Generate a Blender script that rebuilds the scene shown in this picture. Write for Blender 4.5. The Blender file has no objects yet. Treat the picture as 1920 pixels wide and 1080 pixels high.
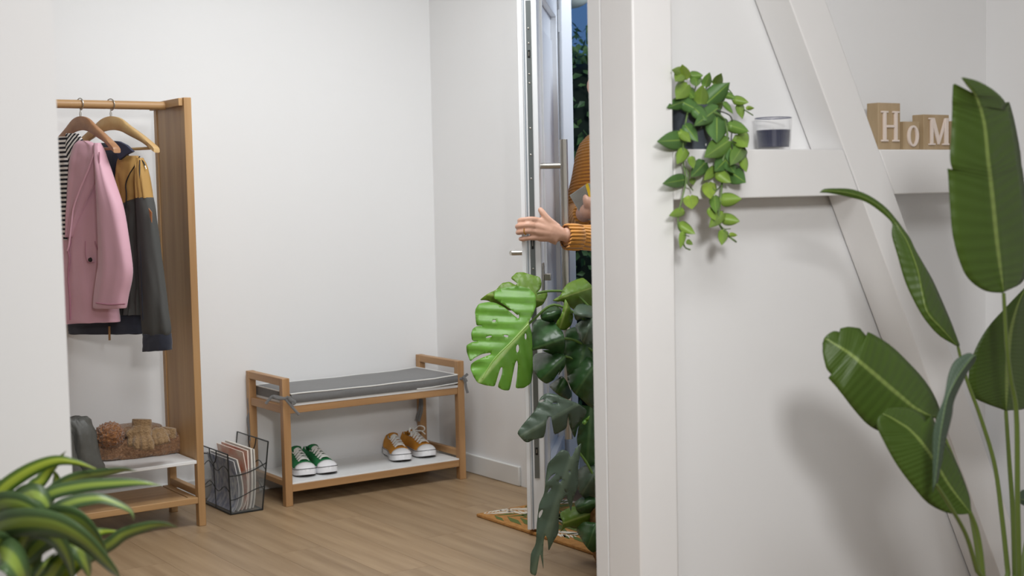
import bpy, bmesh, math, random
from mathutils import Vector as V, Matrix, noise
from mathutils.geometry import delaunay_2d_cdt

random.seed(4)
scene = bpy.context.scene
col = scene.collection
PI = math.pi

# ------------------------------------------------------------------ camera
FPX, PITCH, ROLL, YAW, HCAM = 2586.7, .067734, -.020727, .600361, 1.2
CF = V((math.sin(YAW) * math.cos(PITCH), math.cos(YAW) * math.cos(PITCH), -math.sin(PITCH)))
_r0 = V((math.cos(YAW), -math.sin(YAW), 0)); _u0 = _r0.cross(CF)
CR = math.cos(ROLL) * _r0 + math.sin(ROLL) * _u0
CU = -math.sin(ROLL) * _r0 + math.cos(ROLL) * _u0
CC = V((0, 0, HCAM))
cd = bpy.data.cameras.new('camera'); cam = bpy.data.objects.new('camera', cd); col.objects.link(cam)
cd.sensor_width = 36; cd.sensor_fit = 'HORIZONTAL'; cd.lens = FPX / 1920 * 36; cd.clip_start = .05
cam.matrix_world = Matrix(((CR.x, CU.x, -CF.x, CC.x), (CR.y, CU.y, -CF.y, CC.y), (CR.z, CU.z, -CF.z, CC.z), (0, 0, 0, 1)))
cd.dof.use_dof = True; cd.dof.focus_distance = 4.4; cd.dof.aperture_fstop = 4.2
scene.camera = cam

# ------------------------------------------------------------------ world, lights, exposure
def lin(r, g, b):
    f = lambda c: (c / 12.92 if c <= .04045 else ((c + .055) / 1.055) ** 2.4)
    return (f(r / 255), f(g / 255), f(b / 255), 1)
w = bpy.data.worlds.new('world'); scene.world = w; w.use_nodes = True
w.node_tree.nodes['Background'].inputs[0].default_value = lin(88, 128, 182)
w.node_tree.nodes['Background'].inputs[1].default_value = .62
vs = scene.view_settings
vs.view_transform = 'Standard'; vs.look = 'None'; vs.gamma = 1; vs.use_curve_mapping = False
vs.exposure = -.02

def area(name, loc, target, size, size_y, power, color=(1, 1, 1)):
    l = bpy.data.lights.new(name, 'AREA'); l.shape = 'RECTANGLE'; l.size = size; l.size_y = size_y
    l.energy = power; l.color = color
    o = bpy.data.objects.new(name, l); col.objects.link(o); o.location = loc
    o.rotation_euler = (V(target) - V(loc)).to_track_quat('-Z', 'Y').to_euler()
    return o
area('hall_ceiling_light', (2.05, 3.75, 2.5), (2.05, 3.9, 0), 1.1, .9, 36, (.96, .985, 1))
area('room_ceiling_light', (.9, .8, 2.5), (1.1, 1.4, 0), 1.1, .8, 43, (.985, .99, 1))
key = area('room_softbox_lamp', (.45, -.1, 1.78), (1.9, 2.4, 1.15), .26, .24, 9.5, (1, .99, .98))
key.data.spread = math.radians(85)
area('outdoor_fill_light', (4.0, 3.6, 2.4), (3.6, 4.7, 1.1), .6, .6, 19, (.86, .92, 1))  # unseen light added outside to brighten door and hedge; the porch globe is unlit

# ------------------------------------------------------------------ placement helpers
def ray(px, py):
    return CF + CR * ((px - 960) / FPX) - CU * ((py - 540) / FPX)
def at(px, py, ax, c):
    d = ray(px, py); return CC + d * ((c - CC[ax]) / d[ax])
def atd(px, py, depth):
    return CC + ray(px, py) * depth

# ------------------------------------------------------------------ materials
MATS = {}
def mat(name, c, rough=.6, metal=0., var=.0, vscale=(8, 8, 8), bump=0., bscale=(60, 60, 60), spec=.5, trans=0., sheen=0., emit=None, c2=None):
    if name in MATS: return MATS[name]
    m = bpy.data.materials.new(name); m.use_nodes = True
    nt = m.node_tree; N = nt.nodes; L = nt.links; b = N['Principled BSDF']
    b.inputs['Base Color'].default_value = lin(*c); b.inputs['Roughness'].default_value = rough
    b.inputs['Metallic'].default_value = metal; b.inputs['Specular IOR Level'].default_value = spec
    b.inputs['Transmission Weight'].default_value = trans
    if sheen: b.inputs['Sheen Weight'].default_value = sheen
    tc = N.new('ShaderNodeTexCoord')
    if var or c2:
        mp = N.new('ShaderNodeMapping'); mp.inputs['Scale'].default_value = vscale
        nz = N.new('ShaderNodeTexNoise'); nz.inputs['Scale'].default_value = 1; nz.inputs['Detail'].default_value = 5
        rp = N.new('ShaderNodeValToRGB')
        cc = lin(*c)
        rp.color_ramp.elements[0].position = .3; rp.color_ramp.elements[1].position = .7
        if c2:
            rp.color_ramp.elements[0].color = cc; rp.color_ramp.elements[1].color = lin(*c2)
        else:
            rp.color_ramp.elements[0].color = tuple(x * (1 - var) for x in cc[:3]) + (1,)
            rp.color_ramp.elements[1].color = tuple(min(1, x * (1 + var)) for x in cc[:3]) + (1,)
        L.new(tc.outputs['Object'], mp.inputs[0]); L.new(mp.outputs[0], nz.inputs['Vector'])
        L.new(nz.outputs['Fac'], rp.inputs[0]); L.new(rp.outputs[0], b.inputs['Base Color'])
    if bump:
        mp2 = N.new('ShaderNodeMapping'); mp2.inputs['Scale'].default_value = bscale
        n2 = N.new('ShaderNodeTexNoise'); n2.inputs['Scale'].default_value = 1; n2.inputs['Detail'].default_value = 3
        bp = N.new('ShaderNodeBump'); bp.inputs['Strength'].default_value = bump; bp.inputs['Distance'].default_value = .01
        L.new(tc.outputs['Object'], mp2.inputs[0]); L.new(mp2.outputs[0], n2.inputs['Vector'])
        L.new(n2.outputs['Fac'], bp.inputs['Height']); L.new(bp.outputs[0], b.inputs['Normal'])
    MATS[name] = m
    return m

def nodes(m):
    return m.node_tree.nodes, m.node_tree.links, m.node_tree.nodes['Principled BSDF']

def wood(name, c, c2, axis, rough=.45):
    s = [28, 28, 28]; s[axis] = 1.6
    return mat(name, c, rough, c2=c2, vscale=s, bump=.06, bscale=[k * 4 for k in s])

def stripes_mat(name, c1, c2, dirv, freq, rough=.8):
    m = mat(name, c1, rough); N, L, b = nodes(m)
    tc = N.new('ShaderNodeTexCoord'); dp = N.new('ShaderNodeVectorMath'); dp.operation = 'DOT_PRODUCT'
    dp.inputs[1].default_value = V(dirv).normalized() * freq
    fr = N.new('ShaderNodeMath'); fr.operation = 'FRACT'; gt = N.new('ShaderNodeMath'); gt.operation = 'GREATER_THAN'; gt.inputs[1].default_value = .5
    mx = N.new('ShaderNodeMix'); mx.data_type = 'RGBA'; mx.inputs[6].default_value = lin(*c1); mx.inputs[7].default_value = lin(*c2)
    L.new(tc.outputs['Object'], dp.inputs[0]); L.new(dp.outputs['Value'], fr.inputs[0]); L.new(fr.outputs[0], gt.inputs[0])
    L.new(gt.outputs[0], mx.inputs[0]); L.new(mx.outputs[2], b.inputs['Base Color'])
    return m

def ribbed(name, c, dirv, freq, strength=.6, rough=.9):
    """knit rib: sine bump along a direction"""
    m = mat(name, c, rough, var=.08, vscale=(60, 60, 60), sheen=.3); N, L, b = nodes(m)
    tc = N.new('ShaderNodeTexCoord'); dp = N.new('ShaderNodeVectorMath'); dp.operation = 'DOT_PRODUCT'
    dp.inputs[1].default_value = V(dirv).normalized() * freq * 2 * PI
    sn = N.new('ShaderNodeMath'); sn.operation = 'SINE'
    bp = N.new('ShaderNodeBump'); bp.inputs['Strength'].default_value = strength; bp.inputs['Distance'].default_value = .004
    L.new(tc.outputs['Object'], dp.inputs[0]); L.new(dp.outputs['Value'], sn.inputs[0]); L.new(sn.outputs[0], bp.inputs['Height']); L.new(bp.outputs[0], b.inputs['Normal'])
    return m

def leaf_mat(name, c, rib, rough=.4, veins=0., vein_freq=30, stripe=None, stripe_w=.3, var=.15, sheen_bump=.0, blotch=7):
    """attribute 'lc' = (u across -1..1, v along 0..1, 0)"""
    m = bpy.data.materials.new(name); m.use_nodes = True
    N, L, b = nodes(m); b.inputs['Roughness'].default_value = rough
    b.inputs['Specular IOR Level'].default_value = .4
    at_ = N.new('ShaderNodeAttribute'); at_.attribute_name = 'lc'
    sp = N.new('ShaderNodeSeparateXYZ'); L.new(at_.outputs['Vector'], sp.inputs[0])
    ab = N.new('ShaderNodeMath'); ab.operation = 'ABSOLUTE'; L.new(sp.outputs[0], ab.inputs[0])
    tc = N.new('ShaderNodeTexCoord'); nz = N.new('ShaderNodeTexNoise'); nz.inputs['Scale'].default_value = blotch; nz.inputs['Detail'].default_value = 3
    L.new(tc.outputs['Object'], nz.inputs['Vector'])
    cr = N.new('ShaderNodeValToRGB'); cc = lin(*c)
    cr.color_ramp.elements[0].position = .3; cr.color_ramp.elements[1].position = .7
    cr.color_ramp.elements[0].color = tuple(x * (1 - var) for x in cc[:3]) + (1,)
    cr.color_ramp.elements[1].color = tuple(x * (1 + var) for x in cc[:3]) + (1,)
    L.new(nz.outputs['Fac'], cr.inputs[0]); cur = cr.outputs[0]
    def mixc(fac, colr, cur):
        mx = N.new('ShaderNodeMix'); mx.data_type = 'RGBA'; mx.inputs[7].default_value = lin(*colr)
        L.new(fac, mx.inputs[0]); L.new(cur, mx.inputs[6]); return mx.outputs[2]
    if stripe:
        r = N.new('ShaderNodeValToRGB'); r.color_ramp.elements[0].position = stripe_w * .55; r.color_ramp.elements[0].color = (1, 1, 1, 1)
        r.color_ramp.elements[1].position = stripe_w; r.color_ramp.elements[1].color = (0, 0, 0, 1)
        L.new(ab.outputs[0], r.inputs[0]); cur = mixc(r.outputs[0], stripe, cur)
    r = N.new('ShaderNodeValToRGB'); r.color_ramp.elements[0].position = .03; r.color_ramp.elements[0].color = (1, 1, 1, 1)
    r.color_ramp.elements[1].position = .075; r.color_ramp.elements[1].color = (0, 0, 0, 1)
    if rib:
        L.new(ab.outputs[0], r.inputs[0]); cur = mixc(r.outputs[0], rib, cur)
    L.new(cur, b.inputs['Base Color'])
    if veins:
        # veins slant forward: phase = v*freq - |u|*k
        m1 = N.new('ShaderNodeMath'); m1.operation = 'MULTIPLY'; m1.inputs[1].default_value = vein_freq * 2 * PI; L.new(sp.outputs[1], m1.inputs[0])
        m2 = N.new('ShaderNodeMath'); m2.operation = 'MULTIPLY'; m2.inputs[1].default_value = 7; L.new(ab.outputs[0], m2.inputs[0])
        m3 = N.new('ShaderNodeMath'); m3.operation = 'SUBTRACT'; L.new(m1.outputs[0], m3.inputs[0]); L.new(m2.outputs[0], m3.inputs[1])
        sn = N.new('ShaderNodeMath'); sn.operation = 'SINE'; L.new(m3.outputs[0], sn.inputs[0])
        bp = N.new('ShaderNodeBump'); bp.inputs['Strength'].default_value = veins; bp.inputs['Distance'].default_value = .004
        L.new(sn.outputs[0], bp.inputs['Height']); L.new(bp.outputs[0], b.inputs['Normal'])
    elif sheen_bump:
        nb = N.new('ShaderNodeTexNoise'); nb.inputs['Scale'].default_value = 22; L.new(tc.outputs['Object'], nb.inputs['Vector'])
        bp = N.new('ShaderNodeBump'); bp.inputs['Strength'].default_value = sheen_bump; bp.inputs['Distance'].default_value = .01
        L.new(nb.outputs['Fac'], bp.inputs['Height']); L.new(bp.outputs[0], b.inputs['Normal'])
    MATS[name] = m
    return m

# ------------------------------------------------------------------ mesh helpers
ORG = {}
class MB:
    def __init__(s): s.v = []; s.f = []; s.a = []
    def quadbox(s, p):                      # p: 8 corners bottom ccw, top ccw
        i = len(s.v); s.v += [V(q) for q in p]
        s.f += [(i, i + 3, i + 2, i + 1), (i + 4, i + 5, i + 6, i + 7)] + [(i + k, i + (k + 1) % 4, i + 4 + (k + 1) % 4, i + 4 + k) for k in range(4)]
        return s
    def box(s, x0, x1, y0, y1, z0, z1):
        return s.quadbox([(x0, y0, z0), (x1, y0, z0), (x1, y1, z0), (x0, y1, z0), (x0, y0, z1), (x1, y0, z1), (x1, y1, z1), (x0, y1, z1)])
    def obox(s, c, ax, ay, az):             # half-axis vectors
        c = V(c); ax = V(ax); ay = V(ay); az = V(az)
        return s.quadbox([c - ax - ay - az, c + ax - ay - az, c + ax + ay - az, c - ax + ay - az, c - ax - ay + az, c + ax - ay + az, c + ax + ay + az, c - ax + ay + az])
    def rings(s, rr, closed=True, caps=True, loop=False):
        n = len(rr[0]); b = len(s.v)
        for r in rr: s.v += [V(q) for q in r]
        m = len(rr); rng = m if loop else m - 1
        for i in range(rng):
            for j in range(n if closed else n - 1):
                k = (j + 1) % n; i2 = (i + 1) % m
                s.f.append((b + i * n + j, b + i * n + k, b + i2 * n + k, b + i2 * n + j))
        if caps and closed and not loop:
            s.f.append(tuple(b + j for j in range(n))[::-1]); s.f.append(tuple(b + (m - 1) * n + j for j in range(n)))
        return s
    def grid(s, rows): return s.rings(rows, closed=False, caps=False)
    def tube(s, pts, r, n=8, caps=True, loop=False, flat=1., ref=None):
        pts = [V(p) for p in pts]; m = len(pts); rr = []
        u = None
        for i, p in enumerate(pts):
            if loop: t = (pts[(i + 1) % m] - pts[i - 1])
            else: t = (pts[min(i + 1, m - 1)] - pts[max(i - 1, 0)])
            t.normalize()
            if u is None:
                g = V(ref) if ref else (V((0, 0, 1)) if abs(t.z) < .9 else V((1, 0, 0)))
                u = (g - t * g.dot(t)).normalized()
            else:
                u = (u - t * u.dot(t)).normalized()
            q = t.cross(u); rad = r[i] if isinstance(r, (list, tuple)) else r
            rr.append([p + u * (rad * flat * math.cos(2 * PI * j / n)) + q * (rad * math.sin(2 * PI * j / n)) for j in range(n)])
        return s.rings(rr, True, caps, loop)
    def lathe(s, prof, n, c=(0, 0, 0), caps=True, wob=None):
        c = V(c)
        rr = [[c + V((r * (1 + (wob(2 * PI * j / n, z) if wob else 0)) * math.cos(2 * PI * j / n), r * (1 + (wob(2 * PI * j / n, z) if wob else 0)) * math.sin(2 * PI * j / n), z)) for j in range(n)] for r, z in prof]
        return s.rings(rr, True, caps)
    def ball(s, c, r, n=12, m=8, sc=(1, 1, 1), fn=None):
        c = V(c); rr = []
        for i in range(m + 1):
            th = PI * (i + .02) / (m + .04)
            row = []
            for j in range(n):
                d = V((math.sin(th) * math.cos(2 * PI * j / n), math.sin(th) * math.sin(2 * PI * j / n), -math.cos(th)))
                k = r * (fn(d) if fn else 1)
                row.append(c + V((d.x * sc[0], d.y * sc[1], d.z * sc[2])) * k)
            rr.append(row)
        return s.rings(rr)
    def prism(s, poly, d):                  # polygon (3d points) extruded by vector d
        n = len(poly); b = len(s.v); d = V(d)
        s.v += [V(p) for p in poly] + [V(p) + d for p in poly]
        s.f += [tuple(range(b, b + n))[::-1], tuple(range(b + n, b + 2 * n))] + [(b + i, b + (i + 1) % n, b + n + (i + 1) % n, b + n + i) for i in range(n)]
        return s
    def build(s, name, m, parent=None, smooth=40, bevel=0., solid=0., sub=0, solid_off=-1):
        me = bpy.data.meshes.new(name); me.from_pydata(s.v, [], s.f)
        bm = bmesh.new(); bm.from_mesh(me); bmesh.ops.recalc_face_normals(bm, faces=bm.faces); bm.to_mesh(me); bm.free()
        if s.a and len(s.a) == len(s.v):
            A = me.attributes.new('lc', 'FLOAT_VECTOR', 'POINT')
            A.data.foreach_set('vector', [c for q in s.a for c in q])
        if smooth:
            me.shade_smooth(); me.set_sharp_from_angle(angle=math.radians(smooth))
        if m: me.materials.append(m)
        o = bpy.data.objects.new(name, me); col.objects.link(o)
        if parent:
            o.parent = parent
            if parent in ORG: o.matrix_parent_inverse = Matrix.Translation(-ORG[parent])
        if solid:
            q = o.modifiers.new('solid', 'SOLIDIFY'); q.thickness = solid; q.offset = solid_off
        if bevel:
            q = o.modifiers.new('bevel', 'BEVEL'); q.width = bevel; q.segments = 2; q.limit_method = 'ANGLE'
        if sub:
            q = o.modifiers.new('sub', 'SUBSURF'); q.levels = sub; q.render_levels = sub
        return o

def tag(o, label, cat, group=None):
    o['label'] = label; o['category'] = cat
    if group: o['group'] = group
    return o
def thing(name, loc, label, cat, group=None, local=False, rz=0):
    o = bpy.data.objects.new(name, None); col.objects.link(o); o.location = loc; o.empty_display_size = .05
    o.rotation_euler = (0, 0, rz)
    if not local: ORG[o] = V(loc)
    return tag(o, label, cat, group)
def struct(o): o['kind'] = 'structure'; return o
def lerp(a, b, t): return a + (b - a) * t
def spline(pts, n):
    """Catmull-Rom through points (any tuple length) -> n samples"""
    P = [tuple(p) for p in pts]; m = len(P); out = []
    for i in range(n):
        t = i / (n - 1) * (m - 1); k = min(int(t), m - 2); u = t - k
        p0, p1, p2, p3 = P[max(k - 1, 0)], P[k], P[k + 1], P[min(k + 2, m - 1)]
        out.append(tuple(.5 * (2 * b + (c - a) * u + (2 * a - 5 * b + 4 * c - d) * u * u + (3 * b - a - 3 * c + d) * u ** 3) for a, b, c, d in zip(p0, p1, p2, p3)))
    return out

# ------------------------------------------------------------------ shared materials
M_WALL = mat('white_wall_paint', (233, 233, 233), .75, var=.012, vscale=(1.5, 1.5, 1.5), bump=.02, bscale=(120, 120, 120))
M_BEAM = mat('white_timber_paint', (232, 231, 230), .5, var=.015, vscale=(5, 5, 5), bump=.05, bscale=(25, 25, 8))
M_TRIM = mat('white_trim', (224, 224, 222), .45)
M_PVC = mat('white_door', (236, 238, 240), .28)
M_GASKET = mat('grey_gasket', (150, 158, 166), .5)
M_STEEL = mat('brushed_steel', (186, 182, 174), .32, metal=1)
M_LOCK = mat('lock_strip_steel', (120, 126, 126), .38, metal=.8)
M_DARK = mat('dark_metal', (40, 42, 42), .5, metal=.6)
BX, BY, BZ = (wood('bamboo_' + n, (186, 148, 102), (160, 122, 80), i) for i, n in enumerate('xyz'))
M_WHITEB = mat('white_lacquer_board', (232, 233, 233), .35)

# floor planks: colour varies from plank to plank, grain along y
M_PLANK = mat('oak_vinyl_plank', (166, 141, 110), .42, c2=(138, 113, 84), vscale=(22, 1.5, 22), bump=.03, bscale=(90, 6, 90))
N, L, b = nodes(M_PLANK)
oi = N.new('ShaderNodeObjectInfo'); hs = N.new('ShaderNodeHueSaturation')
mr = N.new('ShaderNodeMapRange'); mr.inputs[3].default_value = .93; mr.inputs[4].default_value = 1.08
L.new(oi.outputs['Random'], mr.inputs[0]); L.new(mr.outputs[0], hs.inputs['Value'])
src = b.inputs['Base Color'].links[0].from_socket
L.new(src, hs.inputs['Color']); L.new(hs.outputs[0], b.inputs['Base Color'])
M_FLOORB = mat('floor_base', (120, 95, 68), .6)

# ================================================================== STRUCTURE
XW, YB, YP, YF = 3.19, 5.26, 2.37, 2.258        # door wall, back wall, partition panel, beam fronts
XL, YR, ZC = -1.6, -2.0, 2.55
XO = 3.415                                       # outer face of the door wall
YO0, YO1, ZO = 3.60, 4.575, 2.12                # door opening

floor = struct(MB().box(XL, XO, YR, YB, -.06, -.006).build('floor', M_FLOORB))
PW, PL = .168, 1.22
pm = {}
ix = 0
x = XL
while x < XW - .01:
    wd = min(PW, XW - x)
    y = -.9 - ((ix * .37) % 1) * PL
    while y < YB - .01:
        y0 = max(y, -.9); y1 = min(y + PL, YB)
        if y1 - y0 > .02 and not (x < -.8) and (y1 > .3):
            key = (round(wd, 3), round(y1 - y0, 3))
            if key not in pm:
                o = MB().box(.0004, wd - .0004, .0004, key[1] - .0004, -.006, 0).build('plank', M_PLANK, floor, smooth=0)
                pm[key] = o.data
            else:
                o = bpy.data.objects.new('plank', pm[key]); col.objects.link(o); o.parent = floor
            o.location = (x, y0, 0)
        y += PL
    x += PW; ix += 1

struct(MB().box(XL, XO, YB, YB + .12, 0, ZC).build('wall_back', M_WALL))
wr = MB()
wr.box(XW, XO, YO1, YB, 0, ZC); wr.box(XW, XO, YR, YO0, 0, ZC); wr.box(XW, XO, YO0, YO1, ZO, ZC)
struct(wr.build('wall_right', M_WALL, smooth=0))
struct(MB().box(XL - .12, XL, YR, YB, 0, ZC).build('wall_far_left', M_WALL))
struct(MB().box(XL, XO, YR - .12, YR, 0, ZC).build('wall_rear', M_WALL))
struct(MB().box(XL, XO, YR, YB, ZC, ZC + .1).build('ceiling', M_WALL))
struct(MB().box(XL, .765, 2.6, 2.74, 0, ZC).build('wall_left', M_WALL))
bb = lambda n, *a: struct(MB().box(*a).build(n, M_TRIM, bevel=.004))
bb('baseboard_back', 1.0, XW - .013, YB - .013, YB, 0, .082)
bb('baseboard_right', XW - .013, XW, 4.62, YB, 0, .082)

# timber-frame partition on the right
part = struct(MB().box(1.866, XW, YP, 2.412, 0, ZC).build('wall_partition', M_WALL, smooth=0))
MB().box(1.866, 1.9745, YF, YP - .0015, 0, ZC).build('post', M_BEAM, part, bevel=.004)
ZS0, ZS1 = 1.181, 1.290
def plx(px, py): p = at(px, py, 1, YF); return p.x, p.z
a0 = plx(1582, 280); a1 = plx(1480, 0)
sl = (a1[0] - a0[0]) / (a1[1] - a0[1])           # dx/dz of the brace
def bl(z): return a0[0] + sl * (z - a0[1])
wd = plx(1648, 281)[0] - plx(1582, 281)[0]
br = MB(); 
def brace(z0, z1, yb):
    P = [(bl(z0), z0), (bl(z0) + wd, z0), (bl(z1) + wd, z1), (bl(z1), z1)]
    return MB().prism([(x, YF, z) for x, z in P], (0, yb - YF, 0))
XE = XW - .002                                   # brace runs into the corner with the door wall
z_r = a0[1] + (XE - wd - a0[0]) / sl; z_l = a0[1] + (XE - a0[0]) / sl
P = [(XE, max(z_l, 0)), (XE, z_r), (bl(ZC) + wd, ZC), (bl(ZC), ZC)]
MB().prism([(x, YF, z) for x, z in P], (0, YP - .006 - YF, 0)).build('diagonal_brace', M_BEAM, part, bevel=.003)
g = .0012
P = [(1.9755, ZS0), (bl(ZS0) - g, ZS0), (bl(ZS1) - g, ZS1), (1.9755, ZS1)]
MB().prism([(x, YF, z) for x, z in P], (0, YP - .001 - YF, 0)).build('shelf_beam', M_BEAM, part, bevel=.003)
P = [(bl(ZS0) + wd + g, ZS0), (XW - .001, ZS0), (XW - .001, ZS1), (bl(ZS1) + wd + g, ZS1)]
MB().prism([(x, YF, z) for x, z in P], (0, YP - .001 - YF, 0)).build('shelf_beam', M_BEAM, part, bevel=.003)

# outdoors
struct(MB().box(XO, 9, 0, 12, -.08, -.01).build('ground_outside', mat('paving', (110, 108, 102), .9, var=.15, vscale=(4, 4, 4))))

# ================================================================== DOOR
Pi = at(991, 993, 2, .022)
n_guess = V((.767, -.642, 0))
Pe = Pi + n_guess * .062
hinge = V((3.372, 4.560, 0))
e = V((hinge.x - Pe.x, hinge.y - Pe.y, 0)); DW = e.length; e.normalize()
nn = V((e.y, -e.x, 0))                            # exterior normal
Pe = V((Pe.x, Pe.y, 0)); zb, zt = .022, 2.09
door = thing('door_1', (hinge.x, hinge.y, 0), 'white panelled front door standing half open over the doormat', 'door'); door['kind'] = 'structure'
def dpt(s, t, z): return Pe + e * s + nn * t + V((0, 0, z))     # s from lock edge, t outwards from outer face
def dbox(s0, s1, t0, t1, z0, z1):
    return MB().quadbox([dpt(s0, t0, z0), dpt(s1, t0, z0), dpt(s1, t1, z0), dpt(s0, t1, z0), dpt(s0, t0, z1), dpt(s1, t0, z1), dpt(s1, t1, z1), dpt(s0, t1, z1)])
TH = .062
# frame of the leaf: stiles and rails; recessed panel between
dbox(0, .13, -TH, 0, zb, zt).build('lock_stile', M_PVC, door, bevel=.003)
dbox(DW - .12, DW, -TH, 0, zb, zt).build('hinge_stile', M_PVC, door, bevel=.003)
for z0, z1 in ((zb, .2), (1.92, zt)):
    dbox(.13, DW - .12, -TH, 0, z0, z1).build('rail', M_PVC, door, bevel=.003)
dbox(.13, DW - .12, -TH + .012, -.016, .2, 1.92).build('panel', M_PVC, door)
dbox(.20, DW - .19, -.016, -.006, .27, 1.8).build('raised_panel', M_PVC, door, bevel=.006)
def ringbox(s0, s1, z0, z1, wdt, t0, t1, name, m, parent):
    dbox(s0, s0 + wdt, t0, t1, z0, z1).build(name, m, parent, bevel=.002)
    dbox(s1 - wdt, s1, t0, t1, z0, z1).build(name, m, parent, bevel=.002)
    dbox(s0 + wdt, s1 - wdt, t0, t1, z0, z0 + wdt).build(name, m, parent, bevel=.002)
    dbox(s0 + wdt, s1 - wdt, t0, t1, z1 - wdt, z1).build(name, m, parent, bevel=.002)
ringbox(.13, DW - .12, .2, 1.92, .022, -.016, .008, 'moulding', M_PVC, door)
# edge of the leaf: rebate, gasket and lock strip (the edge faces -e)
def ebox(t0, t1, z0, z1, d): return dbox(-d, 0, t0, t1, z0, z1)
ebox(-TH - .003, -TH + .012, zb, zt, .006).build('edge_lip', M_PVC, door, bevel=.002)
ebox(-TH + .016, -TH + .0205, zb, zt, .0015).build('gasket', M_GASKET, door)
strip = ebox(-TH + .026, -TH + .043, .205, 1.862, .0025).build('lock_strip', M_LOCK, door)
strip['label'] = 'long steel lock strip with screws'
def pip(z, w_=.006, h_=.006, t=-TH + .0345, name='screw', m=None):
    ebox(t - w_ / 2, t + w_ / 2, z - h_ / 2, z + h_ / 2, .0045).build(name, m or M_STEEL, strip, bevel=.001)
for py in (52, 80, 138, 155, 240, 290, 335, 505, 640, 700): pip(at(993, py, 1, Pe.y).z)
for py, h_ in ((100, .02), (455, .035), (850, .02)):
    zz = at(993, py, 1, Pe.y).z; pip(zz, .009, h_ * 1.35, name='bolt_slot', m=M_DARK); pip(zz, .005, h_ * .8, name='bolt', m=M_STEEL)
# inside lever
zl = at(965, 477, 1, Pe.y).z
lv = MB().tube([dpt(.05, -TH, zl), dpt(.05, -TH - .045, zl)], .009, 10).tube([dpt(.045, -TH - .045, zl), dpt(.09, -TH - .047, zl - .001), dpt(.17, -TH - .045, zl - .004)], [.009, .0085, .0075], 10)
lv.build('lever_handle', M_STEEL, door)
dbox(.03, .07, -TH - .006, -TH, zl - .1, zl + .05).build('backplate', M_STEEL, door, bevel=.002)
# outside bar pull
zbt = at(1057, 262, 1, Pe.y).z; zso = at(1030, 311, 1, Pe.y).z
bar = MB().tube([dpt(.045, .082, zbt - 1.05), dpt(.045, .082, zbt)], .0145, 16).build('pull_bar', M_STEEL, door)
for zz in (zso, zbt - .96):
    MB().tube([dpt(.045, 0, zz), dpt(.045, .075, zz)], .0105, 12).build('standoff', M_STEEL, bar)
zk = at(1030, 520, 1, Pe.y).z
dbox(.03, .062, 0, .006, zk - .05, zk + .05).build('key_plate', M_STEEL, door, bevel=.002)
dbox(.038, .054, .006, .03, zk - .012, zk + .012).build('lock_cylinder', M_STEEL, door, bevel=.003)
for zz in (.3, 1.1, 1.9):
    MB().tube([V((hinge.x + .012, hinge.y + .002, zz - .045)), V((hinge.x + .012, hinge.y + .002, zz + .045))], .008, 10).build('hinge', M_PVC, door)

# door frame
fr = struct(MB().box(3.382, XO + .02, YO1 - .03, YO1, 0, ZO).build('trim_1', M_PVC, bevel=.003))
struct(MB().box(3.382, XO + .02, YO0, YO0 + .045, 0, ZO).build('trim_2', M_PVC, bevel=.003))
struct(MB().box(3.382, XO + .02, YO0 + .045, YO1 - .045, ZO - .045, ZO).build('trim_3', M_PVC, bevel=.003))
struct(MB().box(3.375, XO + .02, YO0 + .045, YO1 - .045, -.006, .012).build('trim_4', M_STEEL, bevel=.002))

# ================================================================== WARDROBE
WX0, WX1, WY0, WY1, WT = 1.0, 1.90, 4.81, 5.125, 1.575
wd_ = thing('open_wardrobe', (1.45, 4.97, 0), 'open bamboo clothes rack with solid side panels and white shelf', 'wardrobe')
for xa, xb in ((WX0, WX0 + .028), (WX1 - .028, WX1)):
    MB().box(xa + .004, xb - .004, WY0 + .03, WY1 - .028, .232, WT - .002).build('side_panel', BZ, wd_)
    MB().box(xa, xb, WY0, WY0 + .03, 0, WT).build('front_leg', BZ, wd_, bevel=.002)
    MB().box(xa, xb, WY1 - .028, WY1, 0, WT).build('back_leg', BZ, wd_, bevel=.002)
    MB().box(xa + .002, xb - .002, WY0 + .03, WY1 - .028, .11, .135).build('side_rail', BY, wd_, bevel=.002)
MB().box(WX1 - .044, WX1 - .028, WY0 + .012, WY1, WT - .03, WT - .002).build('rod_batten', BY, wd_, bevel=.002)
MB().box(WX0 + .028, WX0 + .044, WY0 + .012, WY1, WT - .03, WT - .002).build('rod_batten', BY, wd_, bevel=.002)
MB().tube([(WX0 + .03, 4.97, 1.554), (WX1 - .04, 4.97, 1.554)], .0155, 16).build('clothes_rod', BX, wd_)
sh = MB().box(WX0 + .028, WX1 - .028, WY0 + .002, WY1 - .004, .234, .2465).build('shelf', M_WHITEB, wd_, bevel=.0015); sh['label'] = 'white lacquered shelf'
MB().box(WX0 + .028, WX1 - .028, WY0 + .001, WY0 + .026, .086, .109).build('shelf_edge', BX, wd_, bevel=.002)
MB().box(WX0 + .062, WX1 - .062, WY0 + .026, WY1 - .02, .094, .108).build('lower_shelf', BX, wd_)
for xa in (WX0 + .028, WX1 - .056):
    MB().box(xa, xa + .028, WY0 + .026, WY1 - .02, .088, .109).build('shelf_bearer', BY, wd_, bevel=.002)
MB().tube([(1.70, 5.0, .086), (1.70, 5.0, .094)], .008, 10).build('screw', M_DARK, wd_)

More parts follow.
